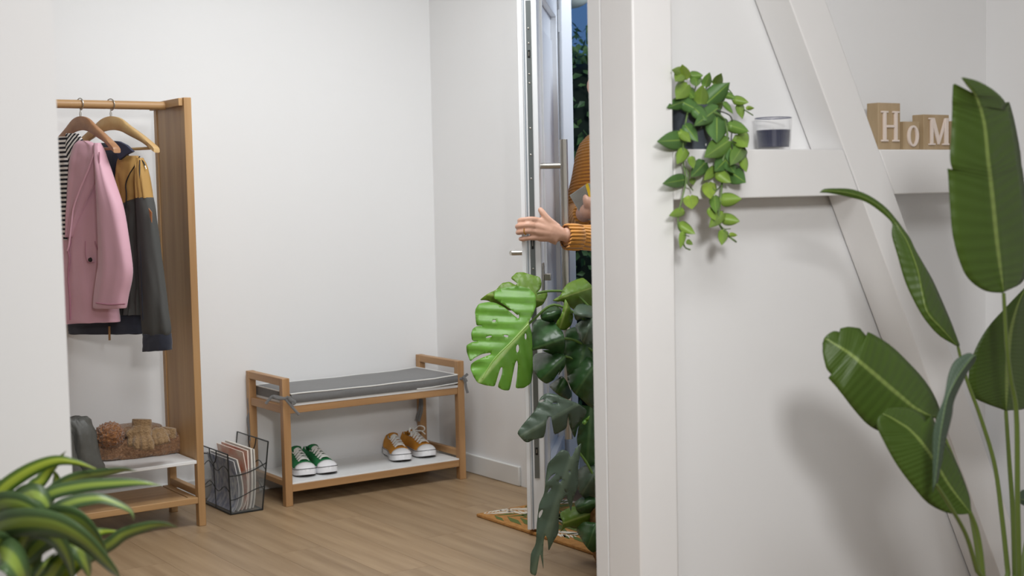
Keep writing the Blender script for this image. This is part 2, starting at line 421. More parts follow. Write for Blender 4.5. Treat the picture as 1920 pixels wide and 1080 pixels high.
# ---- hangers
ROD = V((0, 4.97, 1.554))
def hook_x(px): return at(px, 195, 1, 4.97).x
def hanger(px, ang, woodc, woodc2, label, tilt=0., bar=True):
    x0 = hook_x(px); u = V((math.cos(ang), math.sin(ang), 0)); nrm = V((-u.y, u.x, 0))
    root = thing('clothes_hanger', (x0, 4.97, 1.5), label, 'hanger', 'hangers on the clothes rod')
    zt_ = at(px, 218, 1, 4.97).z
    mw = wood('hanger_wood_' + str(px), woodc, woodc2, 0, .4)
    def hp(s, z, t=0.): return V((x0, 4.97, zt_)) + u * s + nrm * t + V((0, 0, z + tilt * s))
    # hook: from neck up and round the rod
    pts = [hp(0, -.01), hp(0, .028)] 
    for k in range(0, 13):
        a = -PI * .42 + k / 12 * PI * 1.28
        pts.append(V((x0, 4.97, 1.554)) + u * (math.cos(a) * .021) + V((0, 0, math.sin(a) * .021)))
    MB().tube(spline(pts, 40), .0021, 8).build('hook', M_STEEL, root)
    MB().tube([hp(0, -.004), hp(0, .014)], .0038, 10).build('ferrule', M_STEEL, root)
    prof = [(-.225, -.125, .014), (-.215, -.112, .022), (-.16, -.075, .026), (-.10, -.040, .036), (-.05, -.010, .046), (0, 0, .05), (.05, -.010, .046), (.10, -.040, .036), (.16, -.075, .026), (.215, -.112, .022), (.225, -.125, .014)]
    rr = []
    for s, zt2, hh in spline(prof, 41):
        t = .007 + .007 * min(1, abs(s) / .2) ** 2
        rr.append([hp(s, zt2, -t * .6), hp(s, zt2 - hh * .15, -t), hp(s, zt2 - hh * .85, -t), hp(s, zt2 - hh, -t * .6), hp(s, zt2 - hh, t * .6), hp(s, zt2 - hh * .85, t), hp(s, zt2 - hh * .15, t), hp(s, zt2, t * .6)])
    MB().rings(rr).build('shoulder_bar', mw, root, smooth=60)
    if bar: MB().tube([hp(-.2, -.122), hp(.2, -.122)], .0055, 10).build('trouser_bar', mw, root)
    return root, hp
ANG = math.radians(-66)
h1, hp1 = hanger(150, math.radians(-76), (172, 128, 92), (152, 108, 74), 'reddish-brown wooden hanger carrying the pink jacket')
h2, hp2 = hanger(207, ANG, (198, 168, 118), (186, 150, 100), 'pale blond wooden hanger carrying the navy and tan jacket')

# ---- jackets: lofts in the vertical plane of each hanger
def plane_sz(px, py, x0, off):
    """pixel -> (s, z) in the hanger plane shifted by off along its normal"""
    u = V((math.cos(ANG), math.sin(ANG), 0)); nrm = V((-u.y, u.x, 0))
    o = V((x0, 4.97, 0)) + nrm * off
    d = ray(px, py); k = (o - CC).dot(nrm) / d.dot(nrm); p = CC + d * k
    return (p - o).dot(u), p.z
def cloth_loft(x0, rows, name, m, parent, off=0., th=.03, seed=0, n=36, fold=.004, close=True, rowsn=40, foldfreq=5):
    """rows: (pxL, pxR, py[, thickness factor])"""
    u = V((math.cos(ANG), math.sin(ANG), 0)); nrm = V((-u.y, u.x, 0)); rr = []
    R = []
    for r in rows:
        s0, z0 = plane_sz(r[0], r[2], x0, off); s1, z1 = plane_sz(r[1], r[2] if len(r) < 5 else r[4], x0, off)
        R.append((s0, s1, z0, z1, r[3] if len(r) > 3 and r[3] is not None else 1.))
    S = spline(R, rowsn)
    for i, (s0, s1, z0, z1, tf) in enumerate(S):
        ring = []; c = (s0 + s1) / 2; hw = (s1 - s0) / 2; v = i / (rowsn - 1)
        for j in range(n):
            a = 2 * PI * j / n
            cs = math.cos(a); sn_ = math.sin(a)
            q = math.copysign(abs(cs) ** .75, cs)
            t = math.copysign(abs(sn_) ** .8, sn_) * th * tf
            f = fold * (.25 + v) * math.sin(foldfreq * q * 2 + seed + 1.3 * v + 1.5 * noise.noise(V((q * 2, v * 3, seed))))
            f += fold * .9 * noise.noise(V((q * 3, v * 7, seed + 9)))
            p = V((x0, 4.97, 0)) + u * (c + hw * q) + nrm * (off + t + (f if abs(sn_) > .2 else f * .3))
            p.z = lerp(z0, z1, (q + 1) / 2) + .0015 * noise.noise(V((q * 5, v * 5, seed)))
            ring.append(p)
        rr.append(ring)
    return MB().rings(rr).build(name, m, parent, smooth=80)
def cloth_line(x0, pts, r, name, m, parent, off, n=30, nn_=6, flat=1.):
    u = V((math.cos(ANG), math.sin(ANG), 0)); nrm = V((-u.y, u.x, 0)); P = []
    for px, py in spline(pts, n):
        s, z = plane_sz(px, py, x0, off); p = V((x0, 4.97, 0)) + u * s + nrm * off; p.z = z; P.append(p)
    return MB().tube(P, r, nn_, flat=flat).build(name, m, parent)
def cloth_patch(x0, poly, name, m, parent, off, th=.004, dome=0.):
    u = V((math.cos(ANG), math.sin(ANG), 0)); nrm = V((-u.y, u.x, 0)); P = []
    for px, py in poly:
        s, z = plane_sz(px, py, x0, off); p = V((x0, 4.97, 0)) + u * s + nrm * off; p.z = z; P.append(p)
    return MB().prism(P, nrm * th).build(name, m, parent, smooth=0, bevel=.0012)
PINK = mat('pink_rainwear', (206, 160, 174), .6, var=.03, vscale=(9, 9, 9), bump=.05, bscale=(14, 14, 7), sheen=.2)
PINKD = mat('pink_seam', (170, 116, 134), .6)
PINKL = mat('pink_placket', (220, 172, 188), .5)
LIN = stripes_mat('striped_lining', (226, 222, 218), (26, 26, 36), (0, 0, 1), 62)
LIN2 = stripes_mat('striped_hood_lining', (226, 222, 218), (26, 26, 36), (.72 * .4, -.72 * .9, -.75), 72)
x1 = hook_x(150); x2 = hook_x(207)
jk = thing('rain_jacket', (x1, 4.97, 1.0), 'pink hooded raincoat with striped lining on the brown hanger', 'jacket')
# a negative offset along the plane normal is nearer the camera
cloth_loft(x1, [(88, 182, 268, .5), (86, 188, 290, .8), (88, 194, 340), (92, 202, 420), (97, 210, 500), (102, 217, 560), (104, 221, 598, None, 600), (105, 222, 607, None, 602)], 'body', PINK, jk, off=0, th=.05, seed=1, fold=.006)
cloth_loft(x1, [(80, 128, 256, .4), (82, 128, 300), (86, 127, 380), (92, 127, 425), (96, 126, 450, .4)], 'lining', LIN, jk, off=-.048, th=.006, seed=2, fold=.003)
cloth_loft(x1, [(124, 147, 250, .2), (120, 158, 268, .6), (118, 160, 290, .6), (117, 140, 312, .2)], 'hood_lining', LIN2, jk, off=-.045, th=.012, seed=3, fold=.002, rowsn=20)
cloth_loft(x1, [(146, 164, 264, .3), (139, 180, 272, .7), (134, 187, 290, 1), (130, 186, 312, 1), (127, 176, 345, .8), (125, 160, 380, .6), (124, 146, 415, .45), (124, 136, 445, .25)], 'hood', PINK, jk, off=-.052, th=.02, seed=4, fold=.004)
cloth_line(x1, [(176, 288), (165, 320), (150, 355), (138, 390), (134, 420), (131, 445), (129, 462), (126, 470)], .0035, 'hood_edge', PINKL, jk, -.076)
cloth_line(x1, [(129, 440), (131, 455), (128, 470), (130, 485), (128, 520), (131, 560), (132, 600)], .004, 'placket_edge', PINKD, jk, -.05)
sl1 = cloth_loft(x1, [(178, 187, 268, .3), (181, 191, 282, .6), (183, 195, 300, .75), (185, 204, 326, .9), (186, 215, 356), (187, 227, 390), (188, 236, 435), (188, 245, 492), (185, 245, 520), (181, 239, 550), (179, 235, 574, 1), (180, 234, 578, .8)], 'sleeve', PINK, jk, off=-.058, th=.034, seed=5, fold=.003, foldfreq=3)
cloth_line(x1, [(180, 568), (205, 571), (235, 570)], .0025, 'cuff_seam', PINKD, sl1, -.094)
cloth_line(x1, [(186, 285), (187, 350), (188, 440), (186, 470), (181, 560)], .0022, 'armhole_seam', PINKD, jk, -.078)
cloth_line(x1, [(160, 452), (161, 480), (166, 492), (177, 492)], .0014, 'pocket_flap_seam', PINKD, jk, -.053)
cloth_line(x1, [(178, 452), (184, 470)], .0016, 'pocket_welt', PINKD, jk, -.053)
u_ = V((math.cos(ANG), math.sin(ANG), 0)); n_ = V((-u_.y, u_.x, 0))
def disc(x0, px, py, off, r, th, name, m, parent):
    s, z = plane_sz(px, py, x0, off); c = V((x0, 4.97, 0)) + u_ * s + n_ * off; c.z = z
    return MB().tube([c, c - n_ * th], [r, r * .8], 14).build(name, m, parent)
disc(x1, 170, 487, -.05, .0085, .006, 'snap_button', M_DARK, jk)

NAVY = mat('navy_cloth', (34, 38, 52), .8, bump=.1, bscale=(12, 12, 8), sheen=.15)
NAVY2 = mat('navy_collar', (52, 58, 78), .75)
TAN = mat('tan_cloth', (172, 134, 74), .75, var=.05, vscale=(9, 9, 9), bump=.12, bscale=(12, 12, 6))
CHAR = mat('charcoal_cloth', (68, 68, 66), .75, var=.05, vscale=(9, 9, 9), bump=.12, bscale=(12, 12, 6))
j2 = thing('zip_jacket', (x2, 4.97, 1.0), 'navy, tan and charcoal colour-block jacket on the blond hanger', 'jacket')
cloth_loft(x2, [(186, 224, 268, .5), (178, 236, 276, .8), (170, 240, 310), (160, 240, 400), (140, 262, 500), (132, 266, 590), (132, 267, 612), (132, 268, 626)], 'body_lining', NAVY, j2, off=.012, th=.03, seed=11, fold=.005)
cloth_loft(x2, [(223, 258, 292, .4), (221, 264, 306, .8), (220, 264, 330), (224, 263, 360), (228, 263, 386, 1, 371)], 'front_yoke', TAN, j2, off=-.022, th=.026, seed=12, fold=.004, rowsn=26)
cloth_loft(x2, [(228, 263, 386, 1, 371), (232, 263, 400), (234, 264, 450), (236, 266, 520), (230, 267, 590)], 'front_panel', CHAR, j2, off=-.022, th=.0262, seed=13, fold=.005)
cloth_loft(x2, [(132, 267, 590, 1), (132, 267, 608), (133, 268, 625)], 'hem_band', NAVY, j2, off=-.008, th=.042, seed=14, fold=.003, rowsn=14)
cl = cloth_patch(x2, [(212, 264), (222, 265), (236, 272), (249, 284), (236, 290), (223, 300), (217, 286)], 'collar', NAVY2, j2, -.05, .012)
cloth_line(x2, [(262, 293), (252, 312), (242, 328), (236, 345), (237, 365), (236, 390)], .0022, 'zip_cord', M_DARK, j2, -.054)
cloth_line(x2, [(263, 298), (269, 304), (272, 311)], .0024, 'drawcord', M_DARK, j2, -.054)
cloth_line(x2, [(272, 311), (274, 317)], .0018, 'cord_end', M_STEEL, j2, -.054)
sv = cloth_loft(x2, [(258, 266, 296, .4), (258, 270, 306, .7), (259, 275, 330), (260, 283, 371)], 'sleeve_cap', TAN, j2, off=-.05, th=.026, seed=15, fold=.003, rowsn=18)
sv = cloth_loft(x2, [(260, 283, 370), (261, 290, 410), (263, 299, 480), (266, 308, 550), (270, 318, 610), (271, 318, 628, .9)], 'sleeve', CHAR, j2, off=-.05, th=.0265, seed=16, fold=.003, foldfreq=3)
cloth_loft(x2, [(271, 318, 626, .95), (270, 319, 640), (270, 319, 659, .95, 656)], 'cuff', NAVY, sv, off=-.05, th=.0265, seed=17, fold=.002, rowsn=12)
cloth_line(x2, [(262, 300), (262, 370), (264, 470), (268, 600)], .002, 'side_seam', NAVY, j2, -.072)
cloth_patch(x2, [(278, 390), (284, 398), (284, 418), (281, 408)], 'arm_patch', mat('tan_leather', (150, 96, 56), .6), sv, -.078, .004)
cloth_line(x2, [(204, 600), (205, 612)], .0015, 'zip_loop', M_DARK, j2, -.058)
cloth_line(x2, [(205, 612), (205.5, 638)], .0042, 'zip_pull', mat('tan_pull', (150, 112, 70), .7), j2, -.058, n=6)

# ---- things on the wardrobe shelf
ZSH = .2465
def nd(p, sc, seed=0): return noise.noise(V((p.x * sc + seed, p.y * sc, p.z * sc)))
SCARF = mat('brown_boucle', (166, 126, 92), .95, c2=(122, 86, 58), vscale=(140, 140, 140), bump=1.0, bscale=(110, 110, 110), sheen=.4)
KNIT = mat('taupe_knit', (140, 108, 76), .95, c2=(116, 86, 58), vscale=(160, 160, 160), bump=.8, bscale=(130, 130, 130), sheen=.4)
def blob(c, ax, hx, hy, hz, ex=3.2, ez=2.6, nu=72, nv=36, amp=.008, sc=16, amp2=.003, sc2=70, seed=0, base=0.):
    """super-ellipsoid lump resting on z=base, long axis ax (2d unit)"""
    ax = V((ax[0], ax[1], 0)).normalized(); ay = V((-ax.y, ax.x, 0)); rr = []
    sp = lambda v_, e_: math.copysign(abs(v_) ** (2 / e_), v_)
    for i in range(nv + 1):
        th = -PI / 2 + PI * (i + .01) / (nv + .02); row = []
        for j in range(nu):
            a = 2 * PI * j / nu
            d = V((sp(math.cos(th), ez) * sp(math.cos(a), ex) * hx, sp(math.cos(th), ez) * sp(math.sin(a), ex) * hy, sp(math.sin(th), ez) * hz))
            p = ax * d.x + ay * d.y + V((0, 0, d.z))
            k = amp * nd(p, sc, seed) + amp2 * nd(p, sc2, seed + 5)
            p += p.normalized() * k + V((c[0], c[1], base + hz))
            p.z = max(p.z, base + .0005)
            row.append(p)
        rr.append(row)
    return MB().rings(rr)
pa = at(194, 868, 2, ZSH); pb = at(350, 850, 2, ZSH)
ctr = (pa + pb) / 2; axd = (pb - pa); ln = axd.length; axd.normalize(); back = V((-axd.y, axd.x, 0))
sc_c = ctr + back * .075
tag(blob(sc_c, axd, ln / 2 + .004, .072, .043, 5, 4.2, seed=3, base=ZSH - .004, nu=150, nv=60, amp=.014, amp2=.007, sc2=85).build('scarf', SCARF, smooth=180), 'chunky brown boucle scarf folded on the white wardrobe shelf', 'scarf')
# beanie lying on the scarf + pompom
p_hat = atd(246, 838, 4.95)
hat = thing('beanie', (p_hat.x, p_hat.y, ZSH + .085), 'taupe knitted beanie with fluffy pompom lying on the scarf', 'hat')
hx_ = atd(285, 838, 4.95) - atd(190, 845, 4.95)
blob((sc_c.x - axd.x * .035, sc_c.y - axd.y * .035 - .01, 0), axd, .115, .062, .024, 2.4, 2.2, amp=.006, seed=8, base=ZSH + .078).build('crown', KNIT, hat, smooth=180)
pp = atd(206, 817, 4.93)
MB().ball(pp, .051, 90, 60, (1, 1, .92), lambda d: 1 + .13 * noise.noise(d * 4.2) + .13 * noise.noise(d * 13) + .09 * noise.noise(d * 31)).build('pompom', mat('pompom_fur', (152, 100, 52), .95, c2=(112, 68, 32), vscale=(60, 60, 60), bump=.8, bscale=(160, 160, 160), sheen=.5), hat, smooth=180)
# gloves
GL = mat('beige_glove_knit', (150, 122, 86), .95, c2=(128, 100, 68), vscale=(150, 150, 150), bump=.7, bscale=(150, 150, 150), sheen=.3)
def remesh(o, vox, smooth_it=4):
    q = o.modifiers.new('remesh', 'REMESH'); q.mode = 'VOXEL'; q.voxel_size = vox; q.use_smooth_shade = True
    q = o.modifiers.new('smooth', 'SMOOTH'); q.iterations = smooth_it; q.factor = .5
    return o
def glove(pts, depth, label, seed):
    """pts: dict of pixel chains; depth of the camera-side surface"""
    mb = MB()
    for ch in pts['fingers']:
        mb.tube([atd(x, y, depth + dz) for x, y, dz in spline(ch, 10)], [.012, .0128, .013, .013, .013, .013, .0128, .0125, .012, .008], 10)
    for x, y, dz, r in pts['palm']:
        mb.ball(atd(x, y, depth + dz), r, 14, 10)
    o = mb.build('glove', GL, smooth=180); remesh(o, .0035, 3)
    g_ = tag(o, label, 'glove', 'knitted gloves on the scarf')
    a, b2, dz = pts['cuff']
    A = atd(*a, depth + dz); B = atd(*b2, depth + dz)
    ax_ = (B - A); hw = ax_.length / 2; ax_.normalize(); c = (A + B) / 2; up = CU
    rr = []
    for k in range(9):
        t = k / 8; rr.append([c + up * (-.012 + .034 * t) + ax_ * (hw * (1 + .05 * math.sin(t * PI)) * math.cos(q)) + CF * (.017 * math.sin(q)) for q in [2 * PI * j / 24 for j in range(24)]])
    MB().rings(rr).build('cuff', GL, o, smooth=60)
    return o
glove(dict(fingers=[[(250, 815, 0), (245, 826, -.012), (246, 838, -.02)], [(258, 818, -.008), (256, 832, -.028), (258, 843, -.03)], [(268, 818, -.01), (270, 832, -.03), (271, 845, -.032)], [(276, 816, -.006), (282, 830, -.026), (284, 844, -.03)], [(250, 810, 0), (243, 812, -.01), (240, 819, -.012)]],
           palm=[(255, 811, .0, .02), (265, 811, .0, .021), (275, 812, .0, .02), (265, 804, .004, .02), (256, 804, .004, .017), (275, 804, .004, .017)], cuff=((248, 797), (284, 798), .008)), 4.95, 'beige knitted glove with upright cuff lying over the beanie', 1)
glove(dict(fingers=[[(290, 813, .02), (291, 826, 0), (292, 836, -.01)], [(298, 813, .02), (301, 824, 0), (302, 834, -.008)], [(306, 813, .025), (311, 822, .01), (313, 831, 0)], [(288, 810, .02), (284, 816, .006), (282, 822, .0)]],
           palm=[(293, 810, .025, .018), (302, 810, .03, .018), (312, 812, .04, .017)], cuff=((302, 811), (330, 815), .05)), 4.96, 'beige knitted glove half tucked beside the upright cuff', 2)
# boots
BOOT = mat('grey_boot_leather', (82, 82, 78), .5, var=.15, vscale=(14, 14, 14), bump=.35, bscale=(30, 30, 20))
def boot(px0, depth, lab):
    c = atd(px0, 862, depth); c.z = ZSH
    root = thing('ankle_boot', (c.x, c.y, ZSH), lab, 'boot', 'grey boots on the wardrobe shelf')
    f = V((.95, -.32, 0)).normalized(); s = V((-f.y, f.x, 0)); rr = []
    for z, xo, la, lb, wv in [(.012, .006, .062, .062, .038), (.03, .006, .06, .06, .042), (.05, .002, .054, .054, .044), (.08, -.004, .053, .05, .047), (.11, -.006, .052, .047, .048), (.145, -.01, .05, .044, .047), (.172, -.018, .046, .042, .045), (.192, -.028, .042, .04, .042), (.205, -.036, .036, .034, .036), (.197, -.036, .022, .022, .028)]:
        ring = []
        for j in range(36):
            a = 2 * PI * j / 36; p = c + f * (xo + la * math.cos(a)) + s * (wv * math.sin(a)) + V((0, 0, z))
            k = .016 * noise.noise(V((math.cos(a) * 2.6, math.sin(a) * 2.6, z * 30))) * (1 if z > .08 else .2)
            p += (f * math.cos(a) + s * math.sin(a)) * k; p.z += .006 * noise.noise(V((math.cos(a) * 1.5 + 4, math.sin(a) * 1.5, z * 9))) * (z > .1)
            ring.append(p)
        rr.append(ring)
    MB().rings(rr).build('upper', BOOT, root, smooth=180)
    sole = [c + f * (.006 + .07 * math.cos(a)) + s * (.041 * math.sin(a)) for a in [2 * PI * j / 28 for j in range(28)]]
    MB().prism(sole, (0, 0, .014)).build('sole', M_DARK, root, bevel=.003)
    MB().tube([c + f * -.03 + V((0, 0, .187)) + s * -.03, c + f * -.06 + V((0, 0, .2)), c + f * -.085 + V((0, 0, .187)) + s * .0], .006, 8).build('pull_tab', BOOT, root)
boot(160, 4.86, 'grey slouchy leather boot standing beside the scarf')
boot(116, 4.78, 'second grey leather boot half hidden by the wall end')

# ================================================================== MAGAZINE BASKET
MESH = bpy.data.materials.new('fine_wire_mesh'); MESH.use_nodes = True
N, L, b = nodes(MESH); b.inputs['Base Color'].default_value = lin(128, 130, 128); b.inputs['Roughness'].default_value = .6
tr = N.new('ShaderNodeBsdfTransparent'); mx = N.new('ShaderNodeMixShader'); mx.inputs[0].default_value = .34
L.new(tr.outputs[0], mx.inputs[1]); L.new(b.outputs[0], mx.inputs[2]); L.new(mx.outputs[0], N['Material Output'].inputs[0])
WIRE = mat('dark_wire', (58, 60, 60), .45, metal=.7)
k0 = at(437, 966, 2, .004); k1 = at(497, 957, 2, .004)
bkt = thing('magazine_basket', ((k0.x + k1.x) / 2, 5.05, 0), 'dark wire-mesh magazine basket on the floor between wardrobe and bench', 'basket')
bx0, bx1, by0, by1 = k0.x, k1.x, 4.905, 5.20
def wire(pts, r=.0022, name='wire', loop=False, n=6, parent=None): return MB().tube(pts, r, n, loop=loop).build(name, WIRE, parent or bkt)
tl, tr_ = bx0 - .006, bx1 + .032
def bside(xb, xt, zt, name):
    q = [V((xb, by0, .004)), V((xb, by1, .004)), V((xt, by1, zt)), V((xt, by0 - .002, zt))]
    fr_ = wire([q[0], q[1], q[2], q[3]], .003, name, loop=False)
    wire([q[3], q[0]], .003, 'wire', parent=fr_)
    # handle notch in the top edge
    def P(v_, z): return V((lerp(xb, xt, z / zt), lerp(by0, by1, v_), z))
    ns = [P(.38, zt), P(.39, zt - .025), P(.45, zt - .05), P(.53, zt - .05), P(.6, zt - .025), P(.61, zt)]
    wire(spline(ns, 20), .0024, 'handle_notch', parent=fr_)
    wire([P(.49, zt - .052), P(.49, .004)], .002, 'wire', parent=fr_)
    for zc in (.09, .17):
        wire(spline([P(v_ / 12, zc + .014 * math.sin(v_ * 1.05 + xb * 40)) for v_ in range(13)], 30), .0018, 'wave_wire', parent=fr_)
    pan = MB(); hole = [P(.38, zt), P(.40, zt - .03), P(.49, zt - .052), P(.6, zt - .03), P(.61, zt)]
    pan.v = [P(0, .004), P(1, .004), P(1, zt), hole[4], hole[3], hole[2], hole[1], hole[0], P(0, zt)]
    pan.f = [(0, 1, 5), (1, 2, 3), (1, 3, 4), (1, 4, 5), (0, 5, 6), (0, 6, 7), (0, 7, 8)]
    pan.build('mesh_panel', MESH, bkt, smooth=0)
    return P
bside(bx0, tl, .235, 'side_frame')
bside(bx1, tr_, .265, 'side_frame')
for yy, nm in ((by0, 'front_panel'), (by1, 'back_panel')):
    def Q(v_, z): return V((lerp(lerp(bx0, tl, z / .235), lerp(bx1, tr_, z / .235), v_), yy, z))
    z_l, z_r = (.15, .185) if yy == by0 else (.2, .2)
    wire(spline([Q(v_ / 8, lerp(z_l, z_r, v_ / 8) - .012 * math.sin(v_ / 8 * PI)) for v_ in range(9)], 20), .0024, 'rim_wire')
    wire(spline([Q(v_ / 8, .075 + .018 * math.cos(v_ / 8 * PI + PI)) for v_ in range(9)], 20), .0018, 'wave_wire')
    pan = MB(); pan.v = [Q(0, .004), Q(1, .004), Q(1, z_r), Q(0, z_l)]; pan.f = [(0, 1, 2, 3)]
    pan.build('mesh_panel', MESH, bkt, smooth=0)
wire([V((bx0, by0, .004)), V((bx1, by0, .004)), V((bx1, by1, .004)), V((bx0, by1, .004))], .0036, 'bottom_frame', loop=True)
pan = MB(); pan.v = [V((bx0, by0, .005)), V((bx1, by0, .005)), V((bx1, by1, .005)), V((bx0, by1, .005))]; pan.f = [(0, 1, 2, 3)]
pan.build('mesh_panel', MESH, bkt, smooth=0)
# magazines: thin curved slabs standing in the basket, leaning to its right side
mags = [(.010, .018, .0035, .195, (206, 208, 214), (70, 86, 132), 'low grey magazine with blue dotted cover, bent at its foot'),
        (.030, .032, .005, .200, (222, 220, 214), (200, 198, 192), 'off-white magazine curling behind the blue dotted one'),
        (.048, .060, .004, .225, (216, 128, 98), (226, 212, 198), 'magazine with orange-red cover in the basket'),
        (.066, .080, .006, .228, (198, 132, 118), (220, 186, 170), 'dull red magazine leaning behind the orange-red one'),
        (.082, .096, .007, .232, (236, 234, 226), (214, 208, 200), 'thick cream magazine nearest the right side of the basket'),
        (.098, .110, .005, .228, (228, 226, 222), (200, 196, 190), 'thin white magazine against the right mesh panel')]
PAPER = mat('paper_pages', (226, 222, 212), .8, var=.05, vscale=(600, 600, 2))
for i, (xb, xt, th, hh, c1, c2, lab) in enumerate(mags):
    mm = mat('magazine_cover_%d' % i, c1, .4, c2=c2, vscale=(1, 46, 30) if i == 0 else (1, 14, 22))
    bow = .022 if i < 3 else .008; y0, y1 = by0 + .012 + .004 * i, by1 - .02
    def slab(t0, t1, y0=y0, y1=y1):
        rr = []
        for k in range(13):
            v_ = k / 12; z = .008 + hh * v_
            xx = bx0 + .004 + lerp(xb, xt, v_) + bow * (math.sin(PI * v_ ** .7)) - .0
            rr.append([V((xx + t0, y0, z)), V((xx + t1, y0, z)), V((xx + t1, y1, z)), V((xx + t0, y1, z))])
        return MB().rings(rr)
    o = slab(.0006, th - .0006).build('magazine', PAPER, smooth=30)
    tag(o, lab, 'magazine', 'magazines in the basket')
    for t0, t1 in ((-.0002, .0006), (th - .0006, th + .0002)):
        slab(t0, t1, y0 - .0008, y1 + .0008).build('cover', mm, o, smooth=30)

# ================================================================== BENCH
B0, B1, BF, BB = 2.262, 3.097, 4.895, 5.243
bn = thing('shoe_bench', ((B0 + B1) / 2, 5.07, 0), 'oak shoe bench with white boards and square armrests against the wall', 'bench')
OX, OY, OZ = (wood('oak_' + n, (182, 142, 98), (154, 114, 74), i) for i, n in enumerate('xyz'))
PT = .031
for xa in (B0, B1 - PT):
    MB().box(xa, xa + PT, BF, BF + .03, 0, .504).build('leg', OZ, bn, bevel=.002)
    MB().box(xa, xa + PT, BB - .03, BB, 0, .504).build('leg', OZ, bn, bevel=.002)
    MB().box(xa + .001, xa + PT - .001, BF + .03, BB - .03, .474, .5035).build('armrest', OY, bn, bevel=.002)
    MB().box(xa + .004, xa + PT - .004, BF + .03, BB - .03, .365, .398).build('side_rail', OY, bn, bevel=.002)
    MB().box(xa + .004, xa + PT - .004, BF + .03, BB - .03, .078 if xa == B0 else .098, .1 if xa == B0 else .125).build('side_stretcher', OY, bn, bevel=.002)
for y0, y1 in ((BF + .004, BF + .024), (BB - .024, BB - .004)):
    MB().box(B0 + PT, B1 - PT, y0, y1, .364, .393).build('seat_rail', OX, bn, bevel=.002)
    MB().box(B0 + PT, B1 - PT, y0, y1, .055, .084).build('shelf_rail', OX, bn, bevel=.002)
o = MB().box(B0 + PT, B1 - PT, BF + .002, BB - .004, .393, .404).build('seat_board', M_WHITEB, bn, bevel=.001); o['label'] = 'white seat board'
o = MB().box(B0 + PT - .004, B1 - PT + .004, BF + .006, BB - .004, .084, .0895).build('shelf_board', M_WHITEB, bn, bevel=.001); o['label'] = 'white shoe shelf'
MB().tube([(B1 - .07, BF + .03, .05), (B1 - .07, BF + .03, .056)], .01, 10).build('screw', M_DARK, bn)

# cushion
GREY = mat('grey_cushion_cloth', (112, 112, 112), .9, var=.06, vscale=(200, 200, 200), bump=.15, bscale=(16, 16, 16), sheen=.2)
PIPE = mat('white_piping', (226, 226, 222), .7)
cu = thing('bench_cushion', ((B0 + B1) / 2, 5.07, .404), 'grey bench cushion with white piping and tie strings', 'cushion')
c0, c1, cf, cb = B0 + PT + .004, B1 - PT - .004, BF - .002, BB - .012
def crow(t):     # slight wave of the edge line along the bench
    return .0012 * math.sin(t * 9 + 1) + .0006 * math.sin(t * 23)
def ctop(u, v): # top surface height
    e_ = min(u, 1 - u) * (c1 - c0); f_ = min(v, 1 - v) * (cb - cf)
    return .441 + crow(u) * .8 + .006 * (1 - math.exp(-min(e_, f_) * 40)) + (.008 * max(0, u - .86) / .14)
def cbot(u): return .4045 + .007 * max(0, (u - .78) / .22) ** 1.5 
nu, nv = 48, 16; rr = []
top = [[V((lerp(c0, c1, i / nu), lerp(cf, cb, j / nv), ctop(i / nu, j / nv))) for j in range(nv + 1)] for i in range(nu + 1)]
mb = MB()
for i in range(nu + 1):
    u = i / nu; x = lerp(c0, c1, u); ring = []
    for j in range(nv + 1): ring.append(top[i][j])
    for k in range(1, 5): z = lerp(ctop(u, 1), cbot(u), k / 5); ring.append(V((x, cb + .004 * math.sin(k / 5 * PI), z)))
    for j in range(nv, -1, -1): ring.append(V((x, lerp(cf, cb, j / nv), cbot(u))))
    for k in range(4, 0, -1): z = lerp(ctop(u, 0), cbot(u), k / 5); ring.append(V((x, cf - .005 * math.sin(k / 5 * PI) + .002 * noise.noise(V((u * 22, k * .4, 2))), z)))
    rr.append(ring)
mb.rings(rr); mb.build('cushion_pad', GREY, cu, smooth=60)
def loop_pipe(zf, name):
    P = [V((lerp(c0, c1, i / nu), cf - .001, zf(i / nu))) for i in range(nu + 1)] + [V((c1, lerp(cf, cb, j / 10), zf(1))) for j in range(1, 10)] + [V((lerp(c1, c0, i / nu), cb, zf(1 - i / nu))) for i in range(nu + 1)] + [V((c0, lerp(cb, cf, j / 10), zf(0))) for j in range(1, 10)]
    return MB().tube(P, .0026, 6, loop=True).build(name, PIPE, cu)
loop_pipe(lambda u: ctop(u, 0), 'top_piping'); MB().tube([V((lerp(c0, c1, u), cf - .001, cbot(u) + .002)) for u in [.74 + .26 * k / 14 for k in range(15)]], .0024, 6).build('bottom_piping', PIPE, cu)
def tie(pts, depth, n=24, wdt=.0055):
    return MB().tube([atd(x, y, depth + (dz if dz else 0)) for x, y, dz in spline([(p[0], p[1], p[2] if len(p) > 2 else 0.) for p in pts], n)], wdt, 8, flat=.3, ref=tuple(CF)).build('tie_string', GREY, cu)
dL = (V((B0, BF, .39)) - CC).dot(CF) - .012
tie([(551, 756), (540, 750), (528, 746), (512, 743), (504, 750), (498, 757)], dL)
tie([(512, 743), (520, 747), (534, 747), (541, 744)], dL - .004)
tie([(536, 748), (543, 757), (552, 768), (561, 778)], dL - .003)
tie([(541, 744), (545, 750), (552, 754), (548, 757)], dL - .006, wdt=.008)
dR = (V((B1, BF, .43)) - CC).dot(CF) - .012
tie([(856, 709), (866, 710), (871, 706), (877, 701)], dR)
tie([(868, 707), (872, 716), (874, 727), (877, 737)], dR - .003)
tie([(867, 706), (872, 710), (875, 716)], dR - .005)
dB = (V((B0, BB - .01, .35)) - CC).dot(CF)
tie([(469, 736), (466, 750), (467, 765), (468, 772), (465, 785), (467, 800), (468, 815), (469, 826)], dB - .005)
dB2 = (V((B1 - .07, BB - .03, .3)) - CC).dot(CF)
